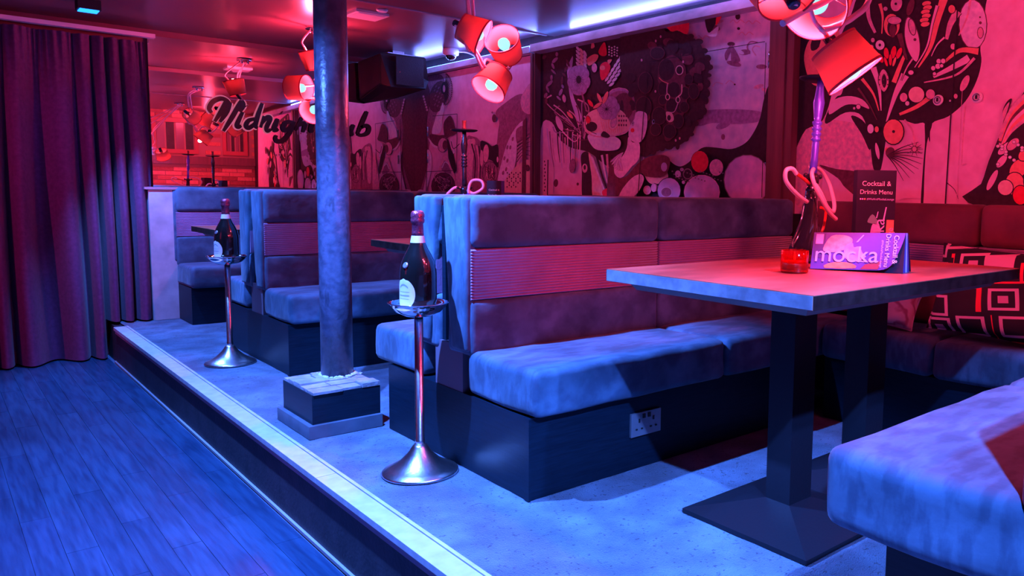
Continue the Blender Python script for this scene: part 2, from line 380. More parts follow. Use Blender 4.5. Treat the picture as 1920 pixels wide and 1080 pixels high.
mural_bm = {1: bmesh.new(), 2: bmesh.new(), 3: bmesh.new()}; lay = {1: 0, 2: 0, 3: 0}
YR = {1: (4.88, 6.83), 2: (2.66, 4.82), 3: (0.02, 2.50)}
def W(px, py):
    p = onp(px, py, 0, XW); return (p.y, p.z)
SEC = 2; TO = (0, 0, 1)
def T(x, y): return (TO[0] + x / TO[2], TO[1] + y / TO[2])
def poly(pts, col, smooth=6):
    """pts in the current frame -> filled blob painted on the wall"""
    P = [Vector((*W(*T(*p)), 0)) for p in pts]
    if smooth: P = crom(P, smooth, True)
    lay[SEC] += 1; xx = XW - .0015 - lay[SEC] * .00007
    lo, hi = YR[SEC]
    bm = mural_bm[SEC]; Q = []
    for p in P:
        q = (min(max(p.x, lo), hi), min(max(p.y, .9), 2.0))
        if not Q or (abs(q[0] - Q[-1][0]) + abs(q[1] - Q[-1][1])) > 1e-4: Q.append(q)
    if len(Q) < 3: return
    vs = [bm.verts.new((xx, a, b)) for a, b in Q]
    es = [bm.edges.new((vs[i], vs[(i + 1) % len(vs)])) for i in range(len(vs))]
    r = bmesh.ops.triangle_fill(bm, use_beauty=True, edges=es)
    for f in r['geom']:
        if isinstance(f, bmesh.types.BMFace): f.material_index = pk.index(col)
def ell(x, y, rx, ry, col, rot=0, rim=None, rw=2, n=18):
    c, s = math.cos(rot), math.sin(rot)
    def ring(a, b): return [(x + a * math.cos(t) * c - b * math.sin(t) * s, y + a * math.cos(t) * s + b * math.sin(t) * c) for t in [2 * PI * k / n for k in range(n)]]
    if rim: poly(ring(rx + rw, ry + rw), rim, 0)
    poly(ring(rx, ry), col, 0)
def line(pts, wd, col, end=None):
    P = crom([Vector((*p, 0)) for p in pts], 6) if len(pts) > 2 else [Vector((*p, 0)) for p in pts]
    L, R_ = [], []
    for i, p in enumerate(P):
        d = (P[min(i + 1, len(P) - 1)] - P[max(i - 1, 0)]).normalized(); nrm = Vector((-d.y, d.x, 0))
        t = i / (len(P) - 1); ww = wd * (1 - t) + (wd if end is None else end) * t
        L.append(p + nrm * ww / 2); R_.append(p - nrm * ww / 2)
    poly([(p.x, p.y) for p in L + R_[::-1]], col, 0)
def petal(x, y, ang, ln, wd, col, rim='k', rw=2):
    c, s = math.cos(ang), math.sin(ang)
    def sh(l, w_): return [(x + a * l * c - b * w_ * s, y + a * l * s + b * w_ * c) for a, b in ((0, 0), (.25, .42), (.6, .5), (.88, .28), (1, 0), (.88, -.28), (.6, -.5), (.25, -.42))]
    if rim: poly(sh(ln + 2 * rw, wd + 2 * rw), rim, 3)
    poly(sh(ln, wd), col, 3)

# --- section 2: the woman with the cell-like hair
SEC = 2; TO = (0, 0, 1)
poly([(1015, 60), (1500, -60), (1500, 400), (1015, 400)], 'cloth', 0)
TO = (1230, 20, 3.084)
rng = random.Random(3)
for k in range(26):   # stains on the canvas
    ell(rng.uniform(330, 700), rng.uniform(60, 760), rng.uniform(10, 46), rng.uniform(6, 20), rng.choice(['cloth', 'rose', 'plum', 'cloth', 'lil2']) if k % 3 else 'cloth', rng.uniform(-.5, .5))
poly([(250, 590), (400, 570), (610, 585), (600, 640), (450, 655), (330, 650), (240, 665)], 'lil2')
for yy, x0 in ((70, 430), (75, 520), (140, 480), (160, 230)):
    line([(x0, yy), (x0 + 20, yy - 16), (x0 + 40, yy + 2), (x0 + 60, yy - 16), (x0 + 85, yy)], 4, 'rose')
ell(475, 35, 14, 18, 'dk'); ell(480, 104, 9, 8, 'dk')
line([(545, 250), (530, 210), (550, 180), (590, 185)], 8, 'plum'); line([(580, 260), (560, 225), (575, 205), (605, 210)], 6, 'rose')
ell(437, 193, 22, 12, 'mar'); poly([(400, 250), (430, 205), (450, 210), (490, 290), (440, 295), (435, 240), (410, 290)], 'plum')
line([(330, 440), (350, 415), (390, 425)], 4, 'rose'); line([(405, 425), (430, 405), (465, 430)], 4, 'rose'); ell(458, 427, 5, 5, 'dk')
# black river at the right and bottom
poly([(730, 330), (700, 390), (650, 440), (625, 520), (605, 620), (570, 700), (520, 765), (440, 800), (350, 792), (280, 790), (235, 820), (200, 870), (150, 900), (110, 890), (60, 850), (20, 850), (-60, 900), (-60, 1120), (760, 1120)], 'k', 4)
TO = (1010, 60, 3.542)
# dark left field behind flowers
poly([(10, 120), (260, 60), (600, -20), (900, -70), (920, 300), (860, 640), (620, 860), (480, 900), (340, 800), (200, 760), (60, 640), (10, 640)], 'dk', 4)
poly([(20, 640), (90, 600), (150, 720), (260, 840), (330, 860), (330, 1100), (10, 1100)], 'pnk', 4)
ell(118, 1003, 15, 26, 'mar', .1); ell(263, 1010, 8, 10, 'mar'); 
for k in range(9): ell(42 + (k % 2) * 5, 860 + k * 24, 4, 7, 'mar')
for k in range(14): line([(60 + k * 17, 640 + (k % 4) * 20), (70 + k * 16, 740 + (k % 3) * 30), (90 + k * 14, 860 + (k * 37) % 70)], 9, ['lil', 'plum', 'rose', 'pnk', 'k'][k % 5], 3)
# stem figure on the left (long pale horn)
poly([(190, 200), (215, 250), (225, 350), (240, 440), (290, 560), (270, 620), (250, 560), (215, 440), (200, 330)], 'lil')
poly([(195, 240), (232, 160), (222, 250)], 'lil')
for k in range(22):
    a = -2.6 + k * .12; x, y = 90 + (k * 53) % 260, 420 + (k * 71) % 250
    line([(x, y), (x + 60 * math.cos(a) + 20, y + 70 + 30 * math.sin(a)), (250 + (k * 13) % 60, 640 + (k * 17) % 80)], 10, ['rose', 'plum', 'mar', 'pnk', 'lil2', 'k'][k % 6], 3)
for k in range(18):
    ell(40 + (k * 61) % 170, 130 + (k * 97) % 330, 7 + k % 5, 14 + (k * 7) % 16, ['plum', 'lil2', 'mar'][k % 3], (k % 5 - 2) * .4)
petal(165, 660, -1.95, 110, 36, 'pnk', 'mar'); petal(235, 575, -2.3, 60, 22, 'cor'); petal(180, 470, -1.7, 55, 24, 'rose')
# black feathers area
poly([(255, 70), (420, 40), (640, 60), (600, 200), (520, 330), (420, 420), (300, 380), (240, 220)], 'k')
# left wing
for r in range(3):
    for k in range(6): petal(255 + r * 26, 95 + k * 26 + r * 14, .9 + r * .12, 46, 16, 'pch' if r == 1 else 'pale', 'mar', 1.5)
# right wing
for r in range(3):
    for k in range(8): petal(450 + k * 19 + r * 14, 330 - k * 30 + r * 16, -.95 + r * .15, 44, 17, 'pale', 'mar', 1.5)
for k in range(16): ell(480 + (k % 4) * 18, 100 + (k // 4) * 18 + (k % 2) * 7, 6, 6, 'wh')
# red birds / flowers
poly([(410, 130), (450, 70), (465, 150), (430, 160)], 'red'); poly([(335, 180), (380, 150), (410, 160), (390, 200), (345, 225)], 'cor'); poly([(370, 60), (385, 100), (360, 110)], 'cor')
poly([(420, 230), (460, 200), (490, 230), (470, 290), (430, 320)], 'red'); ell(437, 240, 18, 16, 'cor'); ell(383, 240, 18, 30, 'rose', 0, 'k')
poly([(470, 190), (500, 185), (480, 215)], 'cor')
# poppy
for k in range(5): 
    a = k * 2 * PI / 5 + .3; ell(280 + 34 * math.cos(a), 320 + 60 * math.sin(a), 42, 52, 'lil2', a, 'plum', 2)
for k in range(16): a = k * PI / 8; line([(280, 320), (280 + 34 * math.cos(a), 320 + 46 * math.sin(a))], 4, 'k', 1)
ell(280, 318, 16, 26, 'k')
line([(300, 400), (320, 480), (330, 520)], 12, 'plum', 8); line([(345, 430), (350, 500), (400, 560), (410, 700), (405, 820)], 6, 'k')
# hat: brim and disc
ell(545, 530, 122, 156, 'lil2', .15, 'rose', 5); ell(548, 530, 108, 140, 'plum', .15); ell(575, 500, 70, 95, 'mar', .15); ell(568, 505, 12, 52, 'k')
poly([(330, 560), (380, 520), (470, 500), (560, 520), (620, 600), (610, 660), (540, 690), (430, 690), (350, 680), (315, 620)], 'pch'); 
poly([(340, 690), (420, 670), (520, 695), (560, 730), (540, 780), (450, 790), (380, 770)], 'pale')
line([(315, 600), (330, 660), (400, 695), (520, 690), (610, 655)], 9, 'rose'); line([(322, 590), (338, 645), (400, 680)], 4, 'k')
for k in range(10): line([(430 + k * 16, 600), (440 + k * 14, 640), (450 + k * 13, 670)], 3, 'cor')
ell(515, 600, 32, 52, 'pch', .3, 'cor', 4); ell(515, 600, 18, 36, 'rose', .3, 'mar', 2)
for k in range(12): ell(550 + (k % 4) * 16, 560 + (k // 4) * 30, 5, 8, 'mar')
ell(368, 630, 38, 32, 'k'); poly([(430, 690), (450, 660), (490, 690), (470, 705)], 'k')
# gauze flower over the disc
for k in range(6): a = k * PI / 3; ell(480 + 38 * math.cos(a), 505 + 44 * math.sin(a), 38, 42, 'lil2', a, 'gr', 2)
for k in range(14): a = k * PI / 7; line([(468, 515), (468 + 40 * math.cos(a), 515 + 40 * math.sin(a))], 3, 'k', 1)
petal(440, 480, -2.0, 80, 22, 'cor'); petal(445, 480, -1.2, 90, 26, 'cor'); petal(380, 500, -2.2, 60, 24, 'red'); petal(380, 510, -.6, 70, 22, 'cor'); petal(350, 610, -1.7, 50, 30, 'red')
# trunks/fabric bottom middle
poly([(300, 820), (345, 800), (375, 900), (375, 1100), (310, 1100), (305, 930)], 'k')
poly([(350, 810), (380, 850), (420, 960), (450, 1100), (380, 1100), (370, 960)], 'pch')
for k in range(4): line([(370 + k * 34, 830 - k * 6), (420 + k * 22, 960), (470 + k * 20, 1090)], 15, ['pale', 'k', 'pale', 'rose'][k], 9)
poly([(440, 1060), (480, 1040), (500, 1090), (460, 1110)], 'red'); ell(325, 905, 18, 30, 'rose', 0, 'k'); ell(325, 900, 8, 16, 'k'); ell(243, 890, 18, 46, 'plum', .1, 'k')
# red tank creature + roses at lower right of dress
poly([(720, 900), (790, 880), (850, 900), (880, 960), (840, 1000), (770, 1010), (730, 970)], 'pch'); line([(735, 940), (790, 960), (850, 930)], 6, 'mar')
for x, y, r_ in ((740, 1050, 26), (790, 1035, 22), (840, 1050, 24)): ell(x, y, r_, r_ + 4, 'rose', 0, 'k', 4); ell(x - 3, y - 3, r_ * .5, r_ * .5, 'pnk')
# hair mass
TO = (1230, 20, 3.084)
poly([(-150, 60), (0, 80), (90, 130), (140, 120), (210, 150), (270, 190), (300, 260), (332, 310), (315, 380), (318, 440), (300, 520), (300, 570), (255, 600), (250, 660), (215, 730), (150, 780), (60, 800), (-10, 830), (-70, 840), (-110, 760), (-100, 640), (-110, 500), (-180, 380), (-190, 200)], 'dk', 4)
for x, y in ((0,95),(60,100),(120,128),(165,130),(215,158),(262,190),(290,235),(312,285),(326,330),(318,380),(316,430),(310,480),(302,530),(290,575),(262,610),(246,660),(225,710),(190,750),(150,780),(100,792),(50,808),(0,825),(-50,835),(-95,790),(-108,720),(-100,640),(-108,560),(-125,480),(-160,400),(-185,320),(-190,240),(-170,150),(-110,90)): ell(x + rng.uniform(-7, 7), y + rng.uniform(-8, 8), rng.uniform(12, 26), rng.uniform(12, 26), 'dk', 0, None, 2, 12)
for k in range(34):
    a = rng.uniform(0, 2 * PI); q = rng.uniform(.75, 1); ell(80 + 220 * q * math.cos(a), 450 + 320 * q * math.sin(a), rng.uniform(14, 34), rng.uniform(14, 36), 'k' if k % 3 else 'mar', rng.uniform(0, 3))
poly([(30, 400), (60, 300), (120, 260), (190, 330), (190, 420), (200, 520), (170, 620), (100, 660), (70, 600), (70, 480)], 'mar')
for x, y, rx, ry in ((82, 345, 46, 62), (58, 455, 24, 40), (125, 460, 36, 44), (112, 555, 32, 44), (190, 480, 26, 36), (150, 640, 30, 40), (40, 610, 40, 50), (60, 520, 22, 28), (210, 400, 24, 30), (160, 570, 20, 26), (30, 250, 40, 34), (100, 700, 36, 40), (185, 560, 26, 30), (240, 470, 30, 44), (-40, 420, 40, 60), (-50, 560, 44, 60), (20, 690, 30, 34)):
    ell(x, y, rx, ry, 'k', 0, 'mar', 3)
line([(40, 390), (60, 410), (95, 425)], 5, 'cor'); line([(90, 425), (85, 470), (95, 520)], 6, 'rose'); line([(150, 500), (170, 480), (172, 430)], 6, 'pch'); line([(95, 590), (130, 585), (155, 520)], 5, 'rose')
poly([(80, 590), (115, 595), (125, 635), (95, 645)], 'pch')
for x, y, r_ in ((158, 348, 18), (90, 502, 9), (98, 622, 11), (150, 518, 9)): ell(x, y, r_, r_ + 5, 'k', 0, 'pch', 5)
for x, y in ((22, 180), (50, 155), (137, 752), (160, 740), (180, 300), (-60, 290), (20, 470)): ell(x, y, 5, 8, 'rose')
TO = (1010, 60, 3.542)
# face, neck, shoulders
poly([(672, 540), (700, 528), (742, 545), (748, 600), (740, 660), (722, 710), (690, 738), (650, 728), (625, 700), (628, 640), (650, 600), (665, 575)], 'skin', 4)
poly([(622, 700), (650, 735), (690, 735), (700, 780), (690, 850), (640, 900), (590, 960), (550, 970), (525, 930), (530, 870), (580, 830), (612, 770)], 'skin', 4)
ell(650, 655, 13, 14, 'red')
poly([(500, 860), (525, 870), (530, 940), (570, 972), (620, 950), (680, 880), (760, 830), (860, 820), (900, 860), (860, 960), (740, 960), (700, 940), (600, 1020), (540, 1100), (480, 1100)], 'mar', 4)
poly([(560, 1100), (600, 1020), (660, 960), (710, 948), (725, 985), (690, 1060), (640, 1100)], 'skin')
for k in range(9): petal(590 - k * 4, 800 + k * 6, 2.5 - k * .16, 110 - k * 4, 16, 'pale' if k % 2 else 'lil', 'plum', 1.5)
TO = (1230, 20, 3.084)
# red top + flame
poly([(80, 70), (205, 50), (212, 130), (190, 140), (150, 120), (110, 125)], 'red', 3); poly([(310, 40), (380, 10), (420, 0), (370, 80), (340, 130), (320, 120)], 'k', 3); poly([(370, 90), (380, 20), (415, 10), (395, 60)], 'red')
poly([(330, 145), (385, 95), (375, 150), (350, 155)], 'pale')
# bottom circles
ell(278, 875, 50, 62, 'red', 0, 'k'); ell(373, 908, 40, 48, 'rose', 0, 'k')
ell(290, 1050, 104, 100, 'pnk', 0, 'k', 5); ell(290, 1050, 100, 96, 'lil'); ell(552, 980, 132, 142, 'lil', 0, 'gr', 5); ell(100, 1040, 66, 72, 'lil', 0, 'k', 4); ell(85, 1050, 30, 26, 'plum', 0, 'pale')
ell(208, 945, 22, 26, 'k', 0, 'gr', 6); ell(152, 945, 17, 20, 'lil'); ell(72, 905, 18, 26, 'lil'); ell(184, 993, 9, 10, 'lil', 0, 'k', 3); ell(175, 920, 11, 10, 'lil2'); ell(12, 1025, 16, 24, 'pnk')
for k in range(30): ell(120 + (k * 47) % 300, 930 + (k * 29) % 60, 5, 4, 'gr')
# --- door joints of the cupboards
TO = (0, 0, 1)
line([(1215, 119), (1279 + 164, 80)], 1.3, 'k'); line([(1222, 118), (1205, 366)], 1.5, 'k'); line([(1445, 82), (1437, 370)], 1.3, 'k'); line([(1036, 300), (1035, 366)], 2, 'k')

# --- section 1: the grey-rose mirror-image organs
SEC = 1
poly([(770, 100), (1015, 60), (1015, 400), (770, 400)], 'pnk', 0)
TO = (780, 120, 4.409)
poly([(-40, 100), (120, 80), (210, 90), (250, 190), (240, 300), (170, 420), (140, 560), (110, 700), (130, 850), (60, 1080), (-40, 1080)], 'plum', 4)
poly([(-40, 120), (60, 110), (120, 260), (90, 500), (100, 800), (20, 1080), (-40, 1080)], 'mar', 4)
ell(185, 270, 70, 130, 'mar', .25, 'dk', 3)
for k in range(60): ell(150 + (k * 31) % 80, 170 + (k * 53) % 190, 3.5, 5, 'plum')
for k in range(24):
    a = -1.35 + k * .12; x, y = 240, 210
    line([(x + 12 * math.cos(a), y + 20 * math.sin(a)), (x + (60 + 12 * (k % 2)) * math.cos(a), y + (120 + 20 * (k % 2)) * math.sin(a))], 7, 'dk', 2)
    ell(x + 64 * math.cos(a), y + 130 * math.sin(a), 5, 6, 'mar')
ell(240, 200, 26, 52, 'k', .1); ell(240, 205, 10, 30, 'rose')
for k in range(6): ell(70 + k * 6, 270 + k * 22, 8, 10, 'rose')
poly([(230, 320), (240, 380), (225, 450), (225, 520), (205, 570), (170, 580), (140, 570), (160, 480), (200, 400)], 'pale', 4)
poly([(235, 500), (270, 440), (300, 435), (330, 520), (345, 570), (290, 600), (250, 610)], 'mar', 4)
poly([(120, 600), (140, 580), (200, 590), (250, 590), (230, 640), (200, 680), (150, 660)], 'mar', 4)
poly([(110, 610), (150, 660), (190, 690), (160, 690), (130, 660)], 'pale', 4)
poly([(400, 1080), (420, 640), (480, 600), (540, 640), (560, 700), (560, 1080)], 'plum', 4); poly([(430, 660), (470, 620), (500, 640), (480, 800), (470, 980), (430, 960)], 'rose', 4)
poly([(340, 1080), (345, 900), (370, 740), (400, 700), (410, 1080)], 'rose', 4)
for k in range(5): line([(470 + k * 20, 660 + k * 6), (500 + k * 14, 800), (490 + k * 16, 960)], 12, ['k', 'plum', 'rose', 'k', 'mar'][k], 6)
ell(230, 670, 38, 58, 'rose', .1, 'k', 4); ell(248, 670, 20, 40, 'mar', .1)
poly([(290, 620), (350, 590), (380, 620), (380, 690), (330, 745), (300, 700)], 'pnk', 4); line([(300, 640), (320, 700), (370, 660)], 6, 'k'); ell(322, 725, 10, 18, 'pale', 0, 'k')
poly([(270, 620), (300, 700), (320, 760), (340, 860), (320, 900), (280, 780)], 'k', 4)
poly([(200, 860), (230, 760), (265, 755), (300, 850), (320, 900), (330, 1000), (150, 1000)], 'rose', 4); poly([(220, 870), (245, 800), (275, 830), (300, 900), (260, 900)], 'plum', 4); line([(225, 860), (250, 810), (280, 830)], 8, 'pale')
ell(235, 1010, 96, 110, 'mar', 0, 'k', 4)
for k in range(24): line([(160 + (k * 7) % 150, 930 + (k * 41) % 100), (180 + (k * 11) % 120, 900 + (k * 37) % 150), (200 + (k * 13) % 110, 960 + (k * 23) % 110)], 6, ['plum', 'rose', 'k'][k % 3], 2)
poly([(105, 710), (135, 740), (140, 860), (110, 1000), (90, 1080), (70, 1060), (100, 900), (108, 800)], 'pale', 4); ell(50, 1052, 26, 14, 'pale')
poly([(560, 1080), (560, 680), (590, 650), (620, 680), (660, 690), (680, 660), (690, 560), (700, 480), (670, 400), (740, 330), (870, 250), (960, 300), (960, 560), (760, 800), (700, 900), (690, 1080)], 'plum', 4)
poly([(545, 640), (600, 650), (640, 680), (690, 670), (695, 790), (690, 860), (640, 800), (560, 760)], 'k', 3)
ell(590, 740, 24, 75, 'rose', .05, 'k', 4); ell(555, 780, 14, 70, 'rose', 0, 'k')
ell(625, 900, 62, 90, 'plum', 0, 'k', 4)
for k in range(20): line([(575 + (k * 17) % 100, 830 + (k * 29) % 80), (590 + (k * 13) % 80, 880 + (k * 31) % 80), (580 + (k * 19) % 90, 960)], 6, ['mar', 'rose', 'k'][k % 3], 2)
ell(660, 450, 18, 34, 'mar'); ell(645, 402, 8, 9, 'plum'); ell(688, 790, 7, 24, 'pnk')
poly([(695, 920), (720, 820), (760, 680), (810, 570), (870, 490), (905, 480), (890, 570), (850, 640), (845, 760), (820, 880), (770, 970), (700, 1080), (690, 1000)], 'skin', 4)
for x, y in ((770, 690), (795, 690), (815, 620), (745, 780), (770, 800), (760, 870), (735, 900)): ell(x, y, 9, 18, 'plum', .2)
poly([(840, 560), (870, 520), (905, 520), (890, 600), (850, 660)], 'plum', 3)
for k in range(12): line([(850, 650 + k * 16), (900, 620 + k * 13), (965, 560 + k * 20)], 6, ['mar', 'rose', 'k', 'pnk'][k % 4], 3)
poly([(880, 300), (920, 210), (970, 170), (970, 400), (900, 390)], 'rose', 4)
poly([(740, 980), (840, 850), (970, 800), (970, 1080), (720, 1080)], 'pch', 3)
for k in range(26): ell(770 + (k % 7) * 18, 900 + (k // 7) * 34 + (k % 2) * 14, 5, 8, 'mar')
ell(940, 860, 16, 24, 'mar', 0, 'k')
poly([(900, 480), (930, 440), (925, 1080), (890, 1080)], 'mar', 0)
TO = (0, 0, 1)
for a, b in (((815, 218), (861, 214)), ((861, 214), (860, 325)), ((803, 322), (855, 320)), ((803, 218), (803, 360))): line([a, b], 1, 'k')

# --- section 3: the big flower plume
SEC = 3
poly([(1460, -20), (2600, -420), (2600, 480), (1460, 400)], 'pnk', 0)
TO = (1420, 0, 2.842)
poly([(200, 640), (420, 640), (600, 700), (620, 920), (440, 930), (360, 880), (330, 1060), (200, 1080)], 'rose', 4)
poly([(180, 200), (330, 120), (390, 330), (400, 480), (350, 640), (260, 690), (190, 760)], 'k', 4)
poly([(330, 880), (420, 900), (560, 930), (560, 1060), (470, 1000), (430, 950)], 'mar', 4)
# orange disc at left
poly([(300, 200), (420, 150), (440, 220), (420, 330), (400, 430), (330, 460), (280, 430), (250, 320), (265, 240)], 'cor', 4); poly([(290, 220), (340, 170), (330, 250), (290, 270)], 'k', 3)
# top dark plume
poly([(440, 220), (500, 80), (560, -40), (760, -60), (1180, -60), (1215, 60), (1220, 160), (1190, 250), (1195, 330), (1170, 430), (1110, 540), (1020, 620), (930, 660), (920, 760), (895, 660), (840, 660), (760, 640), (700, 680), (660, 900), (620, 900), (600, 760), (560, 620), (470, 600), (370, 660), (370, 610), (420, 520), (450, 500), (470, 420), (500, 300)], 'k', 4)
poly([(500, 620), (560, 640), (610, 720), (600, 800), (560, 720)], 'k', 4)
poly([(385, 610), (400, 540), (480, 512), (560, 530), (598, 580), (540, 560), (470, 560)], 'pnk', 4)
poly([(895, 640), (935, 650), (905, 760), (893, 900), (886, 1080), (872, 1080), (885, 880), (895, 760)], 'k', 3)
line([(1110, 560), (1100, 680), (1090, 880)], 10, 'rose', 4)
# pale bulb top right
ell(1150, 130, 72, 130, 'skin', -.03, 'mar', 5); ell(1190, 175, 14, 28, 'rose', 0, 'mar', 4); ell(1190, 122, 8, 8, 'mar'); ell(1188, 92, 5, 5, 'mar')
line([(1140, -20), (1120, 90), (1075, 190)], 14, 'rose', 6)
# stems and leaves
for pts, wd, c, e in ([((1070, 60), (1030, 130), (1010, 210)), 44, 'rose', 16], [((1000, -20), (960, 110), (925, 250), (860, 360)), 46, 'cor', 6], [((960, 30), (935, 120), (905, 250), (840, 360)), 16, 'pnk', 4],
                      [((590, -20), (595, 90), (630, 175)), 26, 'rose', 14], [((655, 20), (670, 90), (665, 180)), 18, 'cor', 5], [((1130, 310), (1040, 360), (940, 410)), 42, 'pnk', 14], [((1180, 275), (1080, 270), (990, 340)), 36, 'cor', 10],
                      [((1160, 310), (1060, 400), (890, 440)), 16, 'rose', 6], [((790, 400), (740, 500), (690, 650)), 46, 'pnk', 6], [((620, 360), (650, 460), (662, 590)), 34, 'pnk', 4], [((560, 420), (620, 500), (650, 590)), 18, 'cor', 5],
                      [((920, 520), (850, 570), (760, 610)), 26, 'cor', 14], [((730, 440), (760, 360), (790, 290)), 26, 'cor', 16], [((840, 300), (800, 360), (770, 430)), 10, 'rose', 4], [((760, 180), (780, 260), (800, 320)), 30, 'mar', 8],
                      [((1000, 200), (960, 240), (930, 300)), 10, 'pnk', 4], [((540, 470), (600, 560), (640, 640)), 12, 'mar', 3]):
    line(pts, wd + 8, 'k', e + 5); line(pts, wd, c, e)
# wormy leaf with eye marks
petal(850, 330, -1.75, 240, 70, 'pnk', 'mar', 4); ell(828, 145, 16, 42, 'rose', -.2, 'mar', 5); ell(843, 212, 8, 8, 'mar')
# crimped leaf
for k in range(6): ell(905 + (k % 2) * 8 - k * 3, 20 + k * 22, 24, 13, 'cor', -.2, 'k', 3)
# arches
ell(720, 135, 42, 60, 'cor', 0, 'k', 5); ell(722, 150, 26, 44, 'k'); ell(725, 165, 18, 36, 'mar'); ell(735, 110, 36, 20, 'rose', 0, 'k', 3)
ell(745, 20, 30, 42, 'rose', .2, 'k', 5); ell(742, 22, 7, 7, 'k'); ell(687, 48, 11, 11, 'rose', 0, 'k', 4)
ell(820, 40, 18, 46, 'mar', .3); ell(1040, 50, 18, 22, 'cor', 0, 'k', 4)
ell(658, 241, 24, 26, 'pale', 0, 'k', 5); ell(657, 241, 7, 8, 'k'); ell(620, 215, 10, 12, 'rose', 0, 'k', 3); ell(612, 250, 12, 10, 'rose')
for x, y, rx, ry, a in ((692, 285, 13, 30, -.1), (730, 280, 14, 34, .2), (760, 285, 12, 32, .4), (660, 310, 13, 28, -.5), (714, 320, 8, 30, 0), (690, 330, 7, 26, -.3), (735, 330, 7, 26, .3)): ell(x, y, rx, ry, 'cor' if x % 2 else 'red', a, 'k', 3)
# drop
petal(680, 490, -1.6, 120, 52, 'rose', 'k', 4); petal(682, 470, -1.6, 76, 26, 'k', None)
for k in range(9): ell(656 + (k % 3) * 22, 400 + (k // 3) * 26, 4, 4, 'mar')
# dots and bubbles
for x, y, rx, ry, c in ((853, 505, 42, 42, 'pch'), (928, 503, 24, 26, 'rose'), (785, 520, 20, 24, 'rose'), (805, 552, 11, 12, 'pale'), (972, 328, 12, 13, 'pnk'), (996, 327, 12, 13, 'pnk'), (968, 355, 14, 14, 'pnk'), (988, 352, 9, 9, 'pnk'), (943, 365, 11, 12, 'pnk'), (950, 395, 9, 9, 'pnk'), (1063, 514, 10, 13, 'rose'), (1033, 538, 5, 6, 'pale'), (825, 388, 14, 12, 'pnk'), (545, 570, 11, 12, 'pnk'), (523, 578, 6, 7, 'pnk'), (610, 687, 17, 25, 'pale'), (643, 690, 11, 16, 'cor'), (1050, 250, 14, 16, 'rose')): ell(x, y, rx, ry, c, 0, 'k', 3)
ell(1112, 445, 18, 46, 'rose', .45, 'mar', 2)
ell(732, 703, 53, 66, 'cor', 0, 'k', 6); ell(733, 702, 8, 8, 'k'); petal(655, 850, -1.75, 90, 20, 'pnk', 'k', 3); ell(697, 800, 10, 14, 'cor'); ell(715, 812, 24, 28, 'mar', .4)
for k in range(9):
    a = -.5 + k * .2; line([(700, 830), (700 + 90 * math.cos(a), 830 + 70 * math.sin(a) - 10), (700 + 190 * math.cos(a), 830 + 150 * math.sin(a))], 7, 'mar' if k % 2 else 'k', 2)
line([(790, 640), (835, 700), (845, 790)], 14, 'rose', 6)
for k in range(10): a = k * PI / 5; line([(845, 795), (845 + 46 * math.cos(a), 795 + 40 * math.sin(a))], 4, 'mar', 2)
ell(845, 795, 12, 14, 'rose', 0, 'mar', 4); line([(760, 1060), (800, 1050), (860, 1054)], 16, 'pnk', 8)
# right-hand second figure
poly([(1130, 1080), (1200, 980), (1240, 860), (1290, 740), (1320, 640), (1315, 590), (1340, 540), (1365, 530), (1345, 600), (1400, 540), (1480, 440), (1800, 300), (1900, 1200)], 'k', 3)
poly([(1320, 640), (1318, 590), (1350, 545), (1340, 590)], 'rose', 3)
for k in range(6): line([(1300, 800 - k * 12), (1360, 700 - k * 22), (1500, 590 - k * 28)], 16, ['rose', 'cor', 'pnk', 'mar', 'cor', 'rose'][k], 22)
for x, y, rx, ry, c, a in ((1330, 790, 50, 20, 'pnk', -.7), (1370, 770, 40, 22, 'rose', -.8), (1310, 860, 40, 18, 'pnk', -.9), (1400, 900, 60, 40, 'cor', -.9), (1260, 960, 60, 16, 'pnk', -1.1), (1380, 980, 50, 60, 'cor', 0), (1330, 1000, 40, 40, 'pch', 0), (1410, 1040, 40, 50, 'red', 0), (1440, 820, 46, 30, 'cor', -.7), (1480, 960, 50, 60, 'pch', .3)): ell(x, y, rx, ry, c, a, 'k', 5)
for k in range(12): ell(1290 + (k * 43) % 150, 720 + (k * 61) % 110 - (k * 43) % 150 * .4 + 60, 9, 8, 'pale', 0, 'k', 2)
line([(1020, 975), (1060, 1010), (1080, 1060)], 6, 'mar', 2); line([(1100, 880), (1115, 872), (1125, 875)], 5, 'rose', 2)
for k in range(8):  # beyond the frame the plume repeats
    ell(1560 + k * 90, 300 + (k * 173) % 600, 60, 90, ['k', 'cor', 'rose', 'mar'][k % 4], k, 'k', 6)
TO = (0, 0, 1)
line([(1802, -30), (1775, 400)], 2.6, 'k'); line([(1808, 170), (1797, 376)], .8, 'rose')
for s in (1, 2, 3): 
    o = obj('mural_print', mural_bm[s], pm, wall_r); o['kind'] = 'stuff'

# wall boards behind each print, each a separate panel
for (y0, y1) in ((4.88, 6.83), (2.66, 4.82), (0.02, 2.50)):
    bm = bm_new(); box(bm, XW - .0008, y0, .9, XW + .01, y1, 1.998); obj('mural_board', bm, riser_m, wall_r)
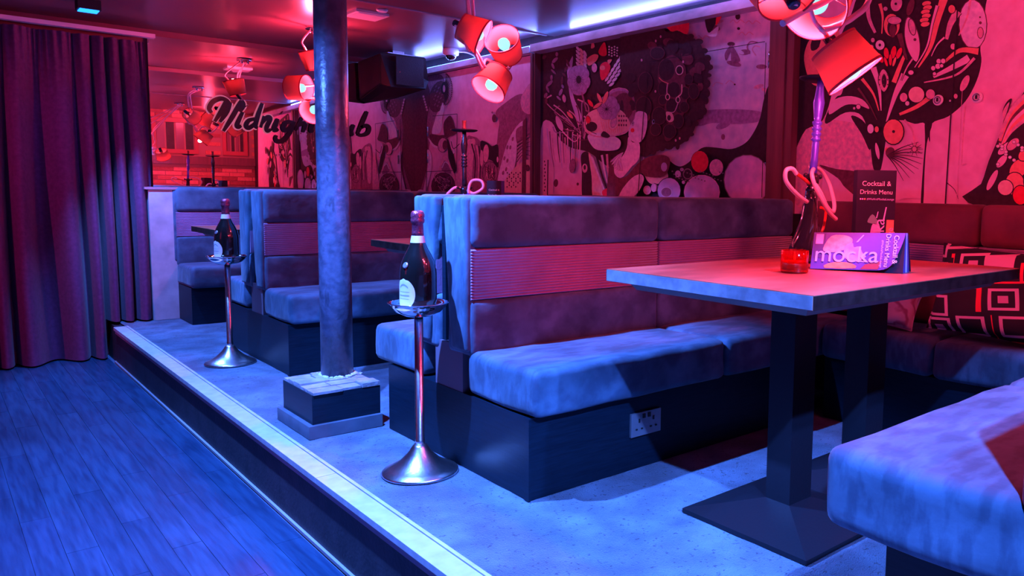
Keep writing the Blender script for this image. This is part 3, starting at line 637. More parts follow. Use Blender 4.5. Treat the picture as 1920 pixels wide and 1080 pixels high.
# ring-pull locks and strip hinges on the mural doors
def wallpt(px, py, off=0.0): p = onp(px, py, 0, XW - off); return p
def pull(px, py, r, label):
    c = wallpt(px, py, .02); t = thing('ring_pull', label, 'handle', (XW - .0225, c.y, c.z), 'ring pulls on the mural doors')
    bm = bm_new(); lathe(bm, [(r, 0), (r, .004), (r * .85, .007)], (XW - .0225, c.y, c.z), 28, (-1, 0, 0)); obj('plate', bm, mat('satin_nickel', (.9, .88, .95), .35), t)
    bm = bm_new(); pts = [(XW - .033, c.y + r * .62 * math.cos(a), c.z + r * .62 * math.sin(a)) for a in [2 * PI * k / 20 for k in range(21)]]
    tube(bm, pts, r * .12, 8, 0); obj('ring', bm, chrome, t)
    bm = bm_new(); box(bm, XW - .037, c.y - r * .15, c.z - r * .3, XW - .029, c.y + r * .15, c.z + r * .4); obj('latch', bm, darkchrome, t, bevel=.001)
pull(1190, 232, .020, 'round chrome ring pull left of the cheek on the painted woman')
pull(1228, 229, .020, 'round chrome ring pull right of the face on the painted woman')
pull(1760, 188, .024, 'round chrome ring pull on the dark leaf, left of the long door joint')
pull(1833, 183, .024, 'round chrome ring pull on pink board, right of the long door joint')
def hinge(px, py0, py1, label):
    a = wallpt(px, py0, .02); b = wallpt(px, py1, .02); t = thing('strip_hinge', label, 'hinge', (XW - .021, a.y, b.z), 'slim hinges on the mural doors')
    bm = bm_new(); box(bm, XW - .026, a.y - .008, b.z, XW - .021, a.y + .008, a.z); obj('leaf', bm, steel, t)
    bm = bm_new(); tube(bm, [(XW - .028, a.y, b.z), (XW - .028, a.y, a.z)], .005, 8, 0); obj('knuckle', bm, chrome, t)
hinge(1444, 97, 128, 'slim upper hinge on the canvas-grey door left of the dark post')
hinge(1437, 305, 333, 'slim lower hinge beside the big lilac circle on the mural')
hinge(803, 238, 256, 'slim upper hinge on the small painted door near the mirror corner')
hinge(803, 288, 306, 'slim lower hinge on the small painted door near the mirror corner')

# ================================================================== MIRRORS + LETTERING
TH = .042
nrm = Vector((-TH, -math.sqrt(1 - TH * TH), 0)); mdir = Vector((math.sqrt(1 - TH * TH), -TH, 0)); P0 = Vector((2.16, 6.79, 0))
def my(x):   # y of the left mirror panel at x
    return P0.y + (x - P0.x) * mdir.y / mdir.x
bm = bm_new(); xa, xb_ = 1.30, 2.655
vs = [bm.verts.new(p) for p in ((xa, my(xa), .96), (xb_, my(xb_), .96), (xb_, my(xb_), 2.085), (xa, my(xa), 2.085), (xa, my(xa) + .006, .96), (xb_, my(xb_) + .006, .96), (xb_, my(xb_) + .006, 2.085), (xa, my(xa) + .006, 2.085))]
for q in ((0, 1, 2, 3), (7, 6, 5, 4), (0, 4, 5, 1), (1, 5, 6, 2), (2, 6, 7, 3), (3, 7, 4, 0)): bm.faces.new([vs[i] for i in q])
m1 = obj('wall_mirror', bm, mirror_m); tag(m1, 'large mirror panel behind the black script lettering, left of the iron column', 'mirror')
bm = bm_new(); box(bm, 2.665, YM - .006, .96, XW, YM, 2.085); m2 = obj('wall_mirror', bm, mirror_m); tag(m2, 'mirror panel meeting the mural wall in the corner, under the black speaker', 'mirror')
# lettering
sign = thing('script_lettering', 'black script lettering reading Midnight Club fixed on the mirror', 'sign', (2.3, my(2.3) - .02, 1.5))
LT = (380, 160, 5.82)
def LP(x, y, off=.012):
    p = onp(LT[0] + x / LT[2], LT[1] + y / LT[2], 1, 6.80)
    yy = (my(p.x) if p.x < 2.655 else YM - .006) - off
    return onp(LT[0] + x / LT[2], LT[1] + y / LT[2], 1, yy)
def stroke(bm, pts, wd, off, depth=.006):
    P = crom([LP(x, y, off) for x, y in pts], 6) if len(pts) > 2 else [LP(x, y, off) for x, y in pts]
    N = len(P); L = []
    for i, p in enumerate(P):
        d = (P[min(i + 1, N - 1)] - P[max(i - 1, 0)]); d.y = 0; d.normalize(); n_ = Vector((-d.z, 0, d.x))
        t = i / (N - 1); ww = wd * (.62 + .38 * math.sin(PI * min(1, max(0, t * 1.0 + .05)))) / 2
        L.append((p + n_ * ww, p - n_ * ww))
    D = Vector((0, -depth, 0))
    vv = [[bm.verts.new(a), bm.verts.new(b), bm.verts.new(b + D), bm.verts.new(a + D)] for a, b in L]
    for A_, B_ in zip(vv, vv[1:]):
        for k in range(4): bm.faces.new((A_[k], A_[(k + 1) % 4], B_[(k + 1) % 4], B_[k]))
    bm.faces.new(vv[0][::-1]); bm.faces.new(vv[-1])
S = .037
letters = [
 ([[(95, 300), (70, 250), (110, 180), (190, 145), (255, 160), (290, 190)], [(255, 170), (215, 260), (130, 395)], [(300, 185), (260, 290), (185, 400)], [(420, 165), (330, 330), (225, 500)], [(425, 165), (440, 220), (405, 290)]], 1),
 ([[(435, 290), (375, 420), (385, 455), (420, 440)], [(470, 225), (476, 232)]], 1),
 ([[(570, 365), (500, 385), (470, 440), (500, 465), (560, 425), (590, 375)], [(648, 195), (600, 330), (575, 440), (600, 465)]], 1),
 ([[(670, 335), (630, 460)], [(640, 420), (700, 350), (735, 365), (695, 460), (705, 500), (745, 480)]], 1),
 ([[(820, 365), (785, 460), (795, 490), (825, 475)], [(858, 296), (866, 302)]], 0),
 ([[(985, 405), (920, 400), (880, 450), (895, 490), (945, 470), (990, 410)], [(1000, 395), (955, 510), (880, 600), (820, 610), (795, 580), (805, 545)]], 0),
 ([[(1085, 350), (1015, 490)], [(1040, 440), (1095, 415), (1115, 440), (1095, 510)]], 0),
 ([[(1230, 320), (1180, 480), (1210, 500)], [(1160, 390), (1250, 390)]], 0),
 ([[(1400, 330), (1350, 320), (1300, 400), (1310, 490), (1370, 500), (1410, 470)]], 0),
 ([[(1520, 290), (1460, 460), (1480, 500)]], 0),
 ([[(1560, 420), (1530, 490), (1560, 520), (1610, 470)], [(1650, 430), (1615, 510), (1640, 545)]], 0),
 ([[(1795, 285), (1745, 400), (1690, 530)], [(1700, 480), (1770, 440), (1815, 460), (1800, 520), (1740, 545), (1690, 530)]], 0)]
for st, ol in letters:
    bm = bm_new()
    for s in st: stroke(bm, s, S * (1.25 if len(s) == 2 and abs(s[0][0] - s[1][0]) < 12 else 1), .012)
    lt = obj('letter', bm, letter_m, sign)
    if ol:
        bm = bm_new()
        for s in st: stroke(bm, s, S * 1.55, .006, .004)
        obj('letter_backing', bm, halo_m, lt)  # caught light modelled as a wider stroke behind the letter

# ================================================================== CURTAIN
cur = thing('curtain', 'heavy dark pleated curtain hanging from a pale rail at the left', 'curtain', (.3, 6.66, ZF))
bm = bm_new(); NXc, NZc = 520, 26; rows = []
xl, xr = -1.2, 1.27
for j in range(NZc + 1):
    t = j / NZc; row_ = []
    for i in range(NXc + 1):
        s = i / NXc; x = xl + (xr - xl) * s
        ph = 2 * PI * (s * 19 + .55 * math.sin(s * 21) + .12 * math.sin(t * 3 + s * 9))
        am = .03 + .055 * min(1, t * 1.6) + .012 * math.sin(s * 37)
        yy = 6.72 + am * math.sin(ph) + (.012 * math.sin(s * 430) * max(0, 1 - t * 5)) - .10 * max(0, (x - .9) / .37) * (t ** .6)
        top = 2.035 - .02 * s; bot = (ZF + .012) if x < .95 else .012
        zz_ = top + (bot - top) * t
        row_.append(bm.verts.new((x + .012 * math.cos(ph) , yy, zz_)))
    rows.append(row_)
for j in range(NZc):
    for i in range(NXc): bm.faces.new((rows[j][i], rows[j][i + 1], rows[j + 1][i + 1], rows[j + 1][i])).smooth = True
obj('drape', bm, curtain_m, cur)
bm = bm_new(); box(bm, -1.3, 6.66, 2.045, 1.32, 6.72, 2.073); obj('curtain_rail', bm, mat('rail_white', (.85, .72, .78), .4), cur, bevel=.003)

# ================================================================== COLUMN AND PLINTH
col = thing('iron_column', 'scuffed round iron column standing on a square tiled plinth', 'column', (1.30, 3.36, 0))
bm = bm_new(); lathe(bm, [(.066, .17), (.0655, .6), (.0665, 1.2), (.066, ZC + .002)], (1.30, 3.36, 0), 48); obj('shaft', bm, column_m, col)
bm = bm_new()
for k in range(110):
    a = random.uniform(0, 2 * PI); r_ = .068 + random.uniform(-.004, .004) + random.random() ** 3 * .03; s = random.uniform(.003, .009) * (1.3 if r_ < .075 else .6)
    q = Vector((1.30 + r_ * math.cos(a), 3.36 + r_ * math.sin(a), .187)); sphere(bm, q, s, 5, 4, random.uniform(.4, .9))
ob = obj('rubble_ring', bm, rubble_m, col); ob['kind'] = 'stuff'
px0, px1, py0, py1 = 1.085, 1.385, 3.10, 3.475
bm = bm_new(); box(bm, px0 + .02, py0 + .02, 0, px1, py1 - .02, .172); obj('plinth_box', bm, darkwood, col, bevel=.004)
bm = bm_new(); box(bm, px0, py0, 0, px1, py1, .052)
for v in bm.verts: pass
obj('skirting', bm, mat('skirting_grey', (.07, .09, .12), .45, noise=(12, (.11, .14, .18), .2)), col, bevel=.012)
# tiles: rows with uneven front edge
ty = py0 + .022
nrow = 0
while ty < py1 - .03:
    tx = px0 + .022; d = .07
    while tx < px1 - .01:
        l = random.uniform(.07, .13); l = min(l, px1 - tx)
        bm = bm_new(); e = random.uniform(-.008, .004) if nrow == 0 else 0
        box(bm, tx + .0015, ty + e, .172, tx + l - .0015, min(ty + d - .003, py1 - .02), .184 + random.uniform(-.004, .007)); obj('tile', bm, tile_m, col, bevel=.002)
        tx += l
    ty += d; nrow += 1

# ================================================================== BANQUETTES
RIBN = 17
def ribs(x0, x1, yf, z0, z1, sgn, depth=.010, back=.05, axis='y'):
    """horizontal ribs on a face; axis y: face looks along sgn*y, runs along x"""
    bm = bm_new(); prof = []
    n = RIBN; h = (z1 - z0) / n
    for k in range(n):
        for a in range(4):
            t = a / 4; prof.append((depth * math.sin(PI * t) ** .7, z0 + h * (k + t)))
    prof.append((0, z1))
    def pt(u, d, z): return (u, yf + sgn * d, z) if axis == 'y' else (yf + sgn * d, u, z)
    A_ = [bm.verts.new(pt(x0, d, z)) for d, z in prof]; B_ = [bm.verts.new(pt(x1, d, z)) for d, z in prof]
    for k in range(len(prof) - 1): bm.faces.new((A_[k], B_[k], B_[k + 1], A_[k + 1])).smooth = True
    a0, a1, b0, b1 = [bm.verts.new(pt(u, -back, z)) for u, z in ((x0, z0), (x0, z1), (x1, z0), (x1, z1))]
    bm.faces.new([a0, *A_, a1]); bm.faces.new([b1, *B_[::-1], b0]); bm.faces.new((a0, b0, B_[0], A_[0])); bm.faces.new((A_[-1], B_[-1], b1, a1)); bm.faces.new((a0, a1, b1, b0))
    bmesh.ops.recalc_face_normals(bm, faces=bm.faces); return bm
def half(t, yf, s, segs, seat_x0, ztop=.43, x_end=3.26):
    """one seating side: yf = front of seat cushion, s=+1 back is at larger y"""
    yb = yf + s * .40        # face of the back
    for i, (a, b) in enumerate(segs):
        y0, y1 = sorted((yf, yb + s * .03))
        obj('seat_cushion', rbox(a + .002, y0, ztop - .155, b - .002, y1, ztop, .028, 4, wob=.0035), velvet, t)
        for nm, z0, z1, bul in (('lower_back_pad', ztop - .02, .612, .012), ('top_back_roll', .792, .978, .022)):
            ya_, yb2 = sorted((yb - s * bul * .6, yb + s * .165))
            obj(nm, rbox(a + .002, ya_, z0, b - .002, yb2, z1, .03 if nm[0] == 't' else .02, 4, wob=.002), velvet, t)
        bm = ribs(a + .006, b - .004, yb + s * .006, .612, .792, -s, .008, .14); obj('ribbed_panel', bm, ribbed, t)
    # padded end cap (faces the aisle)
    a = segs[0][0]; y0, y1 = sorted((yb + s * .004, yb + s * .168))
    bm = rbox(a - .012, y0, .43, a + .03, y1, .972, .012, 3)
    for v in bm.verts: # slimmer towards the seat
        t_ = max(0, (.70 - v.co.z) / .3)
        if (v.co.y - yb) * s > .08: v.co.y -= s * .06 * min(1, t_)
    obj('end_cap_pad', bm, velvet, t)
def double_unit(y_near, loc_label):
    """y_near = front of near base"""
    t = thing('double_banquette', loc_label, 'bench', (1.39, y_near, 0), 'back-to-back velvet banquettes')
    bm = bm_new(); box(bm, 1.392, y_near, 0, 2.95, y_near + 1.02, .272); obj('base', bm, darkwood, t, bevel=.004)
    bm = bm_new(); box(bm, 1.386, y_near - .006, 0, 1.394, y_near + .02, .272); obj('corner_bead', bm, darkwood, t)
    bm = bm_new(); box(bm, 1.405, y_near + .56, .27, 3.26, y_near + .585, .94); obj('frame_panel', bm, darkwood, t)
    bm = bm_new(); box(bm, 1.394, y_near + .42, .262, 3.2, y_near + .62, .44); obj('frame_rail', bm, mat('plum_board', (.16, .12, .16), .6), t)
    half(t, y_near - .045, 1, ((1.385, 2.29), (2.292, 3.235)), 1.39)
    half(t, y_near + 1.15, -1, ((1.385, 2.29), (2.292, 3.235)), 1.39)
    bm = bm_new(); box(bm, 1.40, y_near + .50, .925, 3.2, y_near + .545, .945); obj('cap_board', bm, mat('pale_board', (.5, .48, .52), .6), t)
    return t
bA = double_unit(2.03, 'nearest double velvet banquette beside the second bottle stand')
bB = dup(bA, (0, 2.208, 0), 'double velvet banquette just behind the iron column')
# half unit against the mirror
t = thing('end_banquette', 'single velvet banquette against the mirror wall by the white pier', 'bench', (1.39, 6.23, 0))
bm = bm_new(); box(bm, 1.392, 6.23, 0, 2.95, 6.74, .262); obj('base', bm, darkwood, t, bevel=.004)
half(t, 6.19, 1, ((1.385, 2.29), (2.292, 3.235)), 1.39, ztop=.415)
# near bench (its back is out of the frame)
t = thing('near_banquette', 'grey velvet banquette seat at the lower right corner, closest to the camera', 'bench', (1.42, .8, 0))
bm = bm_new(); box(bm, 1.44, -.10, 0, 3.0, .795, .30); obj('base', bm, darkwood, t, bevel=.004)
for a, b in ((1.385, 2.3), (2.303, 3.235)):
    obj('seat_cushion', rbox(a, .50, .29, b, .925, .468, .035, 4, wob=.004), velvet, t)
    obj('back_pad', rbox(a, .35, .44, b, .52, .975, .03, 4), velvet, t)
bm = bm_new(); box(bm, 1.40, .02, .30, 3.2, .36, .93); obj('back_frame', bm, darkwood, t)
# wall runs linking the units
def wall_run(s0, s1, b0, b1, label, ztop=.435):
    t = thing('wall_banquette', label, 'bench', (2.95, (s0 + s1) / 2, 0), 'velvet wall banquettes under the mural')
    bm = bm_new(); box(bm, 2.955, s0 + .002, 0, 3.39, s1 - .002, ztop - .16); obj('base', bm, darkwood, t)
    for k in range(2):
        L = (s1 - s0) / 2; a, b = s0 + k * L + .002, s0 + (k + 1) * L - .002
        obj('seat_cushion', rbox(2.91, a, ztop - .155, 3.29, b, ztop, .03, 4, wob=.0035), velvet, t)
        L = (b1 - b0) / 2; a, b = b0 + k * L + .002, b0 + (k + 1) * L - .002
        obj('lower_back_pad', rbox(3.26, a, ztop + .002, 3.39, b, .612, .02, 3), wine, t)
        obj('top_back_roll', rbox(3.25, a, .792, 3.39, b, .972, .03, 4), wine, t)
        bm = ribs(a + .003, b - .003, 3.262, .612, .792, -1, .008, .10, 'x'); obj('ribbed_panel', bm, ribbed, t)
    return t
wall_run(.93, 1.98, .53, 2.36, 'wall banquette behind the front table, with scatter cushions on it')
wall_run(3.188, 4.185, 2.79, 4.57, 'wall banquette behind the second table, between the two double banquettes')
wall_run(5.395, 6.185, 5.0, 6.57, 'wall banquette behind the third table, nearest the mirror corner')

# double socket on the front base
t = thing('wall_socket', 'double power socket on the dark base under the front banquette seat', 'socket', (1.895, 2.028, .12))
bm = bm_new(); box(bm, 1.822, 2.020, .122, 1.968, 2.029, .208); obj('face_plate', bm, mat('grey_metal', (.30, .30, .33), .4, .6), t, bevel=.003)
for cx_ in (1.86, 1.93):
    bm = bm_new(); box(bm, cx_ - .003, 2.017, .172, cx_ + .003, 2.0205, .186); box(bm, cx_ - .017, 2.017, .146, cx_ - .009, 2.0205, .151); box(bm, cx_ + .009, 2.017, .146, cx_ + .017, 2.0205, .151); obj('socket_holes', bm, blackplastic, t)
for cx_ in (1.882, 1.908):
    bm = bm_new(); box(bm, cx_ - .006, 2.016, .186, cx_ + .006, 2.0205, .202); obj('switch', bm, blackplastic, t)

# ================================================================== TABLES
def table(x0, x1, y0, y1, zt, fy, label, group, edge=None):
    t = thing('pedestal_table', label, 'table', ((x0 + x1) / 2, (y0 + y1) / 2, 0), group)
    bm = bm_new(); box(bm, x0, y0, zt - .036, x1, y1, zt); obj('tabletop', bm, tabletop_m, t, bevel=.002)
    bm = bm_new(); box(bm, x0 - .002, y0 + .002, zt - .035, x0, y1 - .002, zt - .002); obj('edge_band', bm, edge or mat('worn_edge', (.16, .16, .2), .5, noise=(25, (.26, .26, .32), .15)), t)
    bm = bm_new(); box(bm, x0, y0 - .002, zt - .035, x1, y0, zt - .002); box(bm, x0, y1, zt - .035, x1, y1 + .002, zt - .002); obj('edge_band', bm, mat('dark_edge', (.014, .005, .005), .8, spec=.1, noise=(25, (.03, .012, .012), .15)), t)  # near-black puts the shade on these unlit edges into the colour
    bm = bm_new(); vs = box(bm, x0 + .045, y0 + .045, zt - .062, x1 - .045, y1 - .045, zt - .036); 
    for v in vs[:4]: v.co.x += .02 if v.co.x < (x0 + x1) / 2 else -.02; v.co.y += .02 if v.co.y < (y0 + y1) / 2 else -.02
    obj('under_board', bm, tableunder, t)
    fx0 = x0 + .20; hw = .235
    for k in range(2):
        cx_ = fx0 + .04 + (.235 if k == 0 else .655) + .0 if False else fx0 + (.23 if k == 0 else .645)
        bm = bm_new(); box(bm, cx_ - .055, fy - .045, .05, cx_ + .055, fy + .045, zt - .062); obj('post', bm, blackmetal, t, bevel=.006)
    bm = bm_new()
    for k in range(2):
        c = fx0 + (.23 if k == 0 else .645); a, b = (fx0, fx0 + .44) if k == 0 else (fx0 + .441, fx0 + .90)
        lo = [bm.verts.new(p) for p in ((a, fy - hw, 0), (b, fy - hw, 0), (b, fy + hw, 0), (a, fy + hw, 0))]
        md = [bm.verts.new(p) for p in ((a, fy - hw, .014), (b, fy - hw, .014), (b, fy + hw, .014), (a, fy + hw, .014))]
        hi = [bm.verts.new(p) for p in ((c - .056, fy - .046, .062), (c + .056, fy - .046, .062), (c + .056, fy + .046, .062), (c - .056, fy + .046, .062))]
        for A_, B_ in ((lo, md), (md, hi)):
            for q in range(4): bm.faces.new((A_[q], A_[(q + 1) % 4], B_[(q + 1) % 4], B_[q]))
        bm.faces.new(hi); bm.faces.new(lo[::-1])
    obj('foot_plate', bm, blackmetal, t, bevel=.002)
    return t
TZ = .768
table(1.505, 2.68, 1.045, 1.79, TZ, 1.41, 'front pale-topped table with black pedestal and menus on it', 'rectangular tables in the booths')
T2 = .728
table(1.73, 2.85, 3.25, 3.98, T2, 3.62, 'second table, in the booth behind the nearest double banquette', 'rectangular tables in the booths', MATS['dark_edge'])  # aisle edge takes the shaded colour too
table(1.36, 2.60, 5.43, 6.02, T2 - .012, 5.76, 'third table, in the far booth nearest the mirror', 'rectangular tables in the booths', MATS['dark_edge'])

# ================================================================== BOTTLE STANDS
def stand(x, y, label):
    t = thing('bottle_stand', label, 'stand', (x, y, 0), 'steel bottle stands at the platform edge')
    bm = bm_new(); lathe(bm, [(.130, 0), (.132, .004), (.128, .010), (.105, .020), (.070, .042), (.042, .070), (.026, .094), (.020, .102)], (x, y, .001), 48); obj('flared_foot', bm, steel, t)
    bm = bm_new(); lathe(bm, [(.0165, .10), (.0165, .118), (.0150, .120), (.0150, .585)], (x, y, 0), 24); obj('pole', bm, steel, t)
    bm = bm_new(); lathe(bm, [(.02, .556), (.045, .560), (.075, .574), (.092, .592), (.100, .604), (.103, .605), (.103, .608), (.098, .607), (.088, .596), (.070, .582), (.04, .574), (.001, .573)], (x, y, 0), 48, cap=False); obj('dish', bm, chrome, t)
    return t
def bottle(x, y, label, rot=0, z=.5735):
    t = thing('wine_bottle', label, 'bottle', (x, y, z), 'magnum bottles on the steel stands')
    body = [(.052, 0), (.060, .004), (.062, .015), (.062, .13), (.061, .145), (.055, .175), (.044, .200), (.032, .222), (.023, .245), (.019, .262), (.0175, .285), (.017, .32)]
    bm = bm_new(); lathe(bm, body, (x, y, z), 48); obj('glass_body', bm, glass_dark, t)
    bm = bm_new(); lathe(bm, [(.0205, .262), (.0198, .275), (.0188, .306), (.0225, .309), (.0235, .318), (.0215, .324), (.0235, .330), (.0225, .340), (.0185, .347), (.012, .350)], (x, y, z), 32); fo = obj('foil_capsule', bm, foil, t)
    bm = bm_new(); lathe(bm, [(.0255, .240), (.0212, .262), (.0205, .264)], (x, y, z), 32, cap=False); obj('neck_band', bm, label_m, t)
    # oval label wrapped on the side facing the room
    def patch(a0, wa, z0, z1, r, name, m, oval=True):
        bm = bm_new(); N = 14; grid = []
        for j in range(N + 1):
            tz = j / N; ww = math.sqrt(max(0.0, 1 - (2 * tz - 1) ** 2)) if oval else 1
            zz2 = z0 + (z1 - z0) * tz
            grid.append([bm.verts.new((x + r(zz2) * math.cos(a0 + wa * ww * (2 * i / N - 1)), y + r(zz2) * math.sin(a0 + wa * ww * (2 * i / N - 1)), z + zz2)) for i in range(N + 1)])
        for j in range(N):
            for i in range(N):
                try: bm.faces.new((grid[j][i], grid[j][i + 1], grid[j + 1][i + 1], grid[j + 1][i])).smooth = True
                except ValueError: pass
        bmesh.ops.remove_doubles(bm, verts=bm.verts, dist=.00005)
        return obj(name, bm, m, t)
    import_r = lambda h: .0626
    lb = patch(PI * 1.0 + rot, .72, .014, .120, import_r, 'label', label_m)
    bm = bm_new()
    for k, (za, zb, wa) in enumerate(((.086, .092, .32), (.074, .0755, .40), (.060, .064, .38), (.050, .0515, .36))):
        N = 10
        A_ = [bm.verts.new((x + .0629 * math.cos(PI + rot + wa * (2 * i / N - 1)), y + .0629 * math.sin(PI + rot + wa * (2 * i / N - 1)), z + za + (.01 * (1 - (2 * i / N - 1) ** 2) if k == 0 else 0))) for i in range(N + 1)]
        B_ = [bm.verts.new((v.co.x, v.co.y, v.co.z + zb - za)) for v in A_]
        for i in range(N): bm.faces.new((A_[i], A_[i + 1], B_[i + 1], B_[i]))
    obj('print', bm, mat('grey_print', (.3, .28, .32), .6), lb)
    bm = bm_new(); r_ = .0575; aa = PI + rot + .1; lathe(bm, [(.011, 0), (.011, .002), (.008, .0035)], (x + r_ * math.cos(aa), y + r_ * math.sin(aa), z + .165), 20, (math.cos(aa), math.sin(aa), .45)); obj('crest', bm, mat('silver_crest', (.6, .6, .65), .3, .8), t)
    return t
stand(1.252, 2.50, 'steel bottle stand in front of the nearest double banquette')
bottle(1.252, 2.50, 'large dark bottle with cream oval label on the nearer stand', .22)
stand(1.245, 4.76, 'steel bottle stand left of the iron column')
bottle(1.245, 4.76, 'large dark bottle on the farther stand, left of the column', .25)

# ================================================================== LAMPS
def dirv(rx, dy, fw):  # direction as seen: right, down, away
    return (RIGHT * rx + DOWN * dy + FWD * fw).normalized()
def shade(t, c, ax, r0=.072, r1=.092, h=.125, on=True, energy=None):
    """c = centre of the shade, ax = direction of the opening"""
    c = Vector(c); ax = Vector(ax).normalized(); o = c - ax * h / 2
    bm = bm_new(); lathe(bm, [(r0, 0), ((r0 + r1) / 2, h / 2), (r1, h)], o, 40, ax, cap=False); s = obj('lamp_shade', bm, shade_m, t)
    bm = bm_new(); lathe(bm, [(r0 - .002, .001), (r1 - .002, h - .0005)], o, 40, ax, cap=False); obj('lining', bm, lining_m, s)
    for rr, hh in ((r0, 0), (r1, h)):
        bm = bm_new(); lathe(bm, [(rr + .001, hh - .004), (rr + .0015, hh), (rr + .001, hh + .004), (rr - .003, hh + .003), (rr - .003, hh - .003), (rr + .001, hh - .004)], o, 40, ax, cap=False); obj('rim_tape', bm, mat('dark_red_tape', (.45, .03, .05), .6), s)
    bm = bm_new()
    u = ax.cross(Vector((0, 0, 1)) if abs(ax.z) < .9 else Vector((1, 0, 0))).normalized(); v = ax.cross(u)
    for k in range(3):
        a = 2 * PI * k / 3 + .4; tube(bm, [o + ax * .012 + u * .012 * math.cos(a) + v * .012 * math.sin(a), o + ax * .008 + (u * math.cos(a) + v * math.sin(a)) * (r0 - .002)], .002, 6, 0)
    obj('spider', bm, chrome, s)
    bm = bm_new(); lathe(bm, [(.012, -.045), (.017, -.04), (.018, -.01), (.020, .0), (.020, .035)], o, 20, ax); obj('lamp_holder', bm, darkchrome if on else chrome, t)
    bm = bm_new(); lathe(bm, [(.014, .035), (.018, .050), (.029, .072), (.031, .086), (.027, .102), (.015, .113), (.001, .116)], o, 24, ax, cap=False); bo = obj('bulb', bm, bulb_m, t)
    l = bpy.data.lights.new('lamp_bulb_light', 'POINT'); l.energy = energy or LAMP_E; l.color = RED; l.shadow_soft_size = .02
    lo = bpy.data.objects.new('lamp_bulb_light', l); C.objects.link(lo); lo.parent = t; lo.location = o + ax * .126 - Vector(t.location)
    return o
def rose(t, x, y, r=.06):
    z = ZC if y < 4.66 else ZC + .035
    bm = bm_new(); lathe(bm, [(r, z - .022), (r + .002, z - .02), (r, z - .001), (r * .9, z)], (x, y, 0), 32); obj('ceiling_rose', bm, chrome, t)
    for k in range(3):
        bm = bm_new(); a = 2 * PI * k / 3; lathe(bm, [(.006, z - .045), (.007, z - .022)], (x + .035 * math.cos(a), y + .035 * math.sin(a), 0), 12); obj('cable_gland', bm, chrome, t)
def cable(t, pts, r=.006, name='cable', m=None):
    bm = bm_new(); tube(bm, pts, r, 8, 8); obj(name, bm, m or cable_m, t)
G = 'three-shade red ceiling lamps'
# lamp over the front table
L1 = Vector((2.22, 1.28, ZC)); t = thing('tangled_shade_lamp', 'red-shaded cluster lamp over the front table at the top right', 'lamp', L1, G); rose(t, L1.x, L1.y)
D1 = 1.31
c1 = onp(1583, 113, 1, D1); a1 = dirv(.56, .83, -.04)
o1 = shade(t, c1, a1, .073, .089, .109, energy=40)
c2 = onp(1538, -2, 1, D1 - .06); a2 = dirv(-.42, .50, -.62); o2 = shade(t, c2, a2, .073, .091, .109, energy=34)
c3 = onp(1462, -42, 1, D1 - .1); a3 = dirv(-.25, -.75, .45); o3 = shade(t, c3, a3, .079, .098, .118)
P1 = lambda px, py, d=D1 - .12: onp(px, py, 1, d)
cable(t, [L1 + Vector((.02, 0, -.03)), P1(1640, -150), P1(1632, -10), P1(1600, 32), P1(1558, 52), P1(1540, 55)], .0085, 'curved_arm', arm_m)
cable(t, [P1(1467, 44), P1(1505, 22), P1(1560, -6), P1(1600, -60), L1 + Vector((-.02, .02, -.03))], .0085, 'curved_arm', arm_m)
cable(t, [P1(1522, -20), P1(1520, 15), P1(1528, 40), P1(1545, 60), o1 - a1 * .04], .006, 'curved_arm', arm_m)
cable(t, [L1 + Vector((0, -.03, -.03)), P1(1560, -120), o2 - a2 * .045])
cable(t, [L1 + Vector((0, .03, -.03)), P1(1500, -160), o3 - a3 * .045])
# lamp over table two
L2 = Vector((2.12, 3.50, ZC)); t = thing('tangled_shade_lamp', 'red-shaded cluster lamp hanging right of the black speaker', 'lamp', L2, G); rose(t, L2.x, L2.y)
D2 = 3.48; P2 = lambda px, py, d=D2: onp(px, py, 1, d)
sA = shade(t, P2(947, 88), dirv(-.10, -.42, -.90), .074, .090, .125)
sB = shade(t, P2(886, 60), dirv(.86, .42, .10), .066, .090, .118)
sC = shade(t, P2(926, 152), dirv(-.38, .80, -.46), .070, .090, .12)
cable(t, [L2 + Vector((-.03, 0, -.03)), P2(876, -30), P2(882, 40), P2(878, 80), P2(893, 105), P2(905, 130), P2(912, 112, D2 + .05), sC + dirv(.38, -.8, .46) * .04], .0075)
cable(t, [L2 + Vector((.0, .02, -.03)), P2(885, -40), P2(888, 30), P2(884, 75), P2(900, 108), P2(912, 128), P2(935, 140, D2 + .05), sA + dirv(.1, .42, .9) * .045], .0075)
cable(t, [L2 + Vector((.02, -.02, -.03)), P2(881, -30), P2(877, 20), P2(888, 60), P2(880, 95), P2(868, 70), sB + dirv(-.86, -.42, -.1) * .04], .0075)
cable(t, [P2(940, 130), P2(950, 116), P2(954, 130), P2(962, 118)], .004, 'chrome_clip', chrome)
# lamp over table three
L3 = Vector((2.14, 5.82, ZC + .035)); t = thing('tangled_shade_lamp', 'red-shaded cluster lamp beside the iron column, farthest of the three', 'lamp', L3, G); rose(t, L3.x, L3.y)
D3 = 5.70; P3 = lambda px, py, d=D3: onp(px, py, 1, d)
sD = shade(t, P3(559, 165), dirv(.97, .05, -.12), .082, .090, .125)
sE = shade(t, P3(589, 112), dirv(-.14, -.92, -.30), .070, .092, .13, energy=45)
sF = shade(t, P3(592, 204), dirv(-.05, .45, -.85), .074, .090, .125)
cable(t, [L3 + Vector((-.03, 0, -.03)), P3(566, 78), P3(574, 95), P3(596, 150, D3 + .07), P3(592, 160), sD + dirv(-.97, -.05, .12) * .04], .006)
cable(t, [L3 + Vector((.03, 0, -.03)), P3(594, 80), P3(600, 120), P3(590, 150), sE + dirv(.14, .92, .3) * .04], .006)
cable(t, [L3 + Vector((0, .03, -.03)), P3(598, 90), P3(600, 150), P3(606, 180), sF + dirv(.05, -.45, .85) * .04], .006)

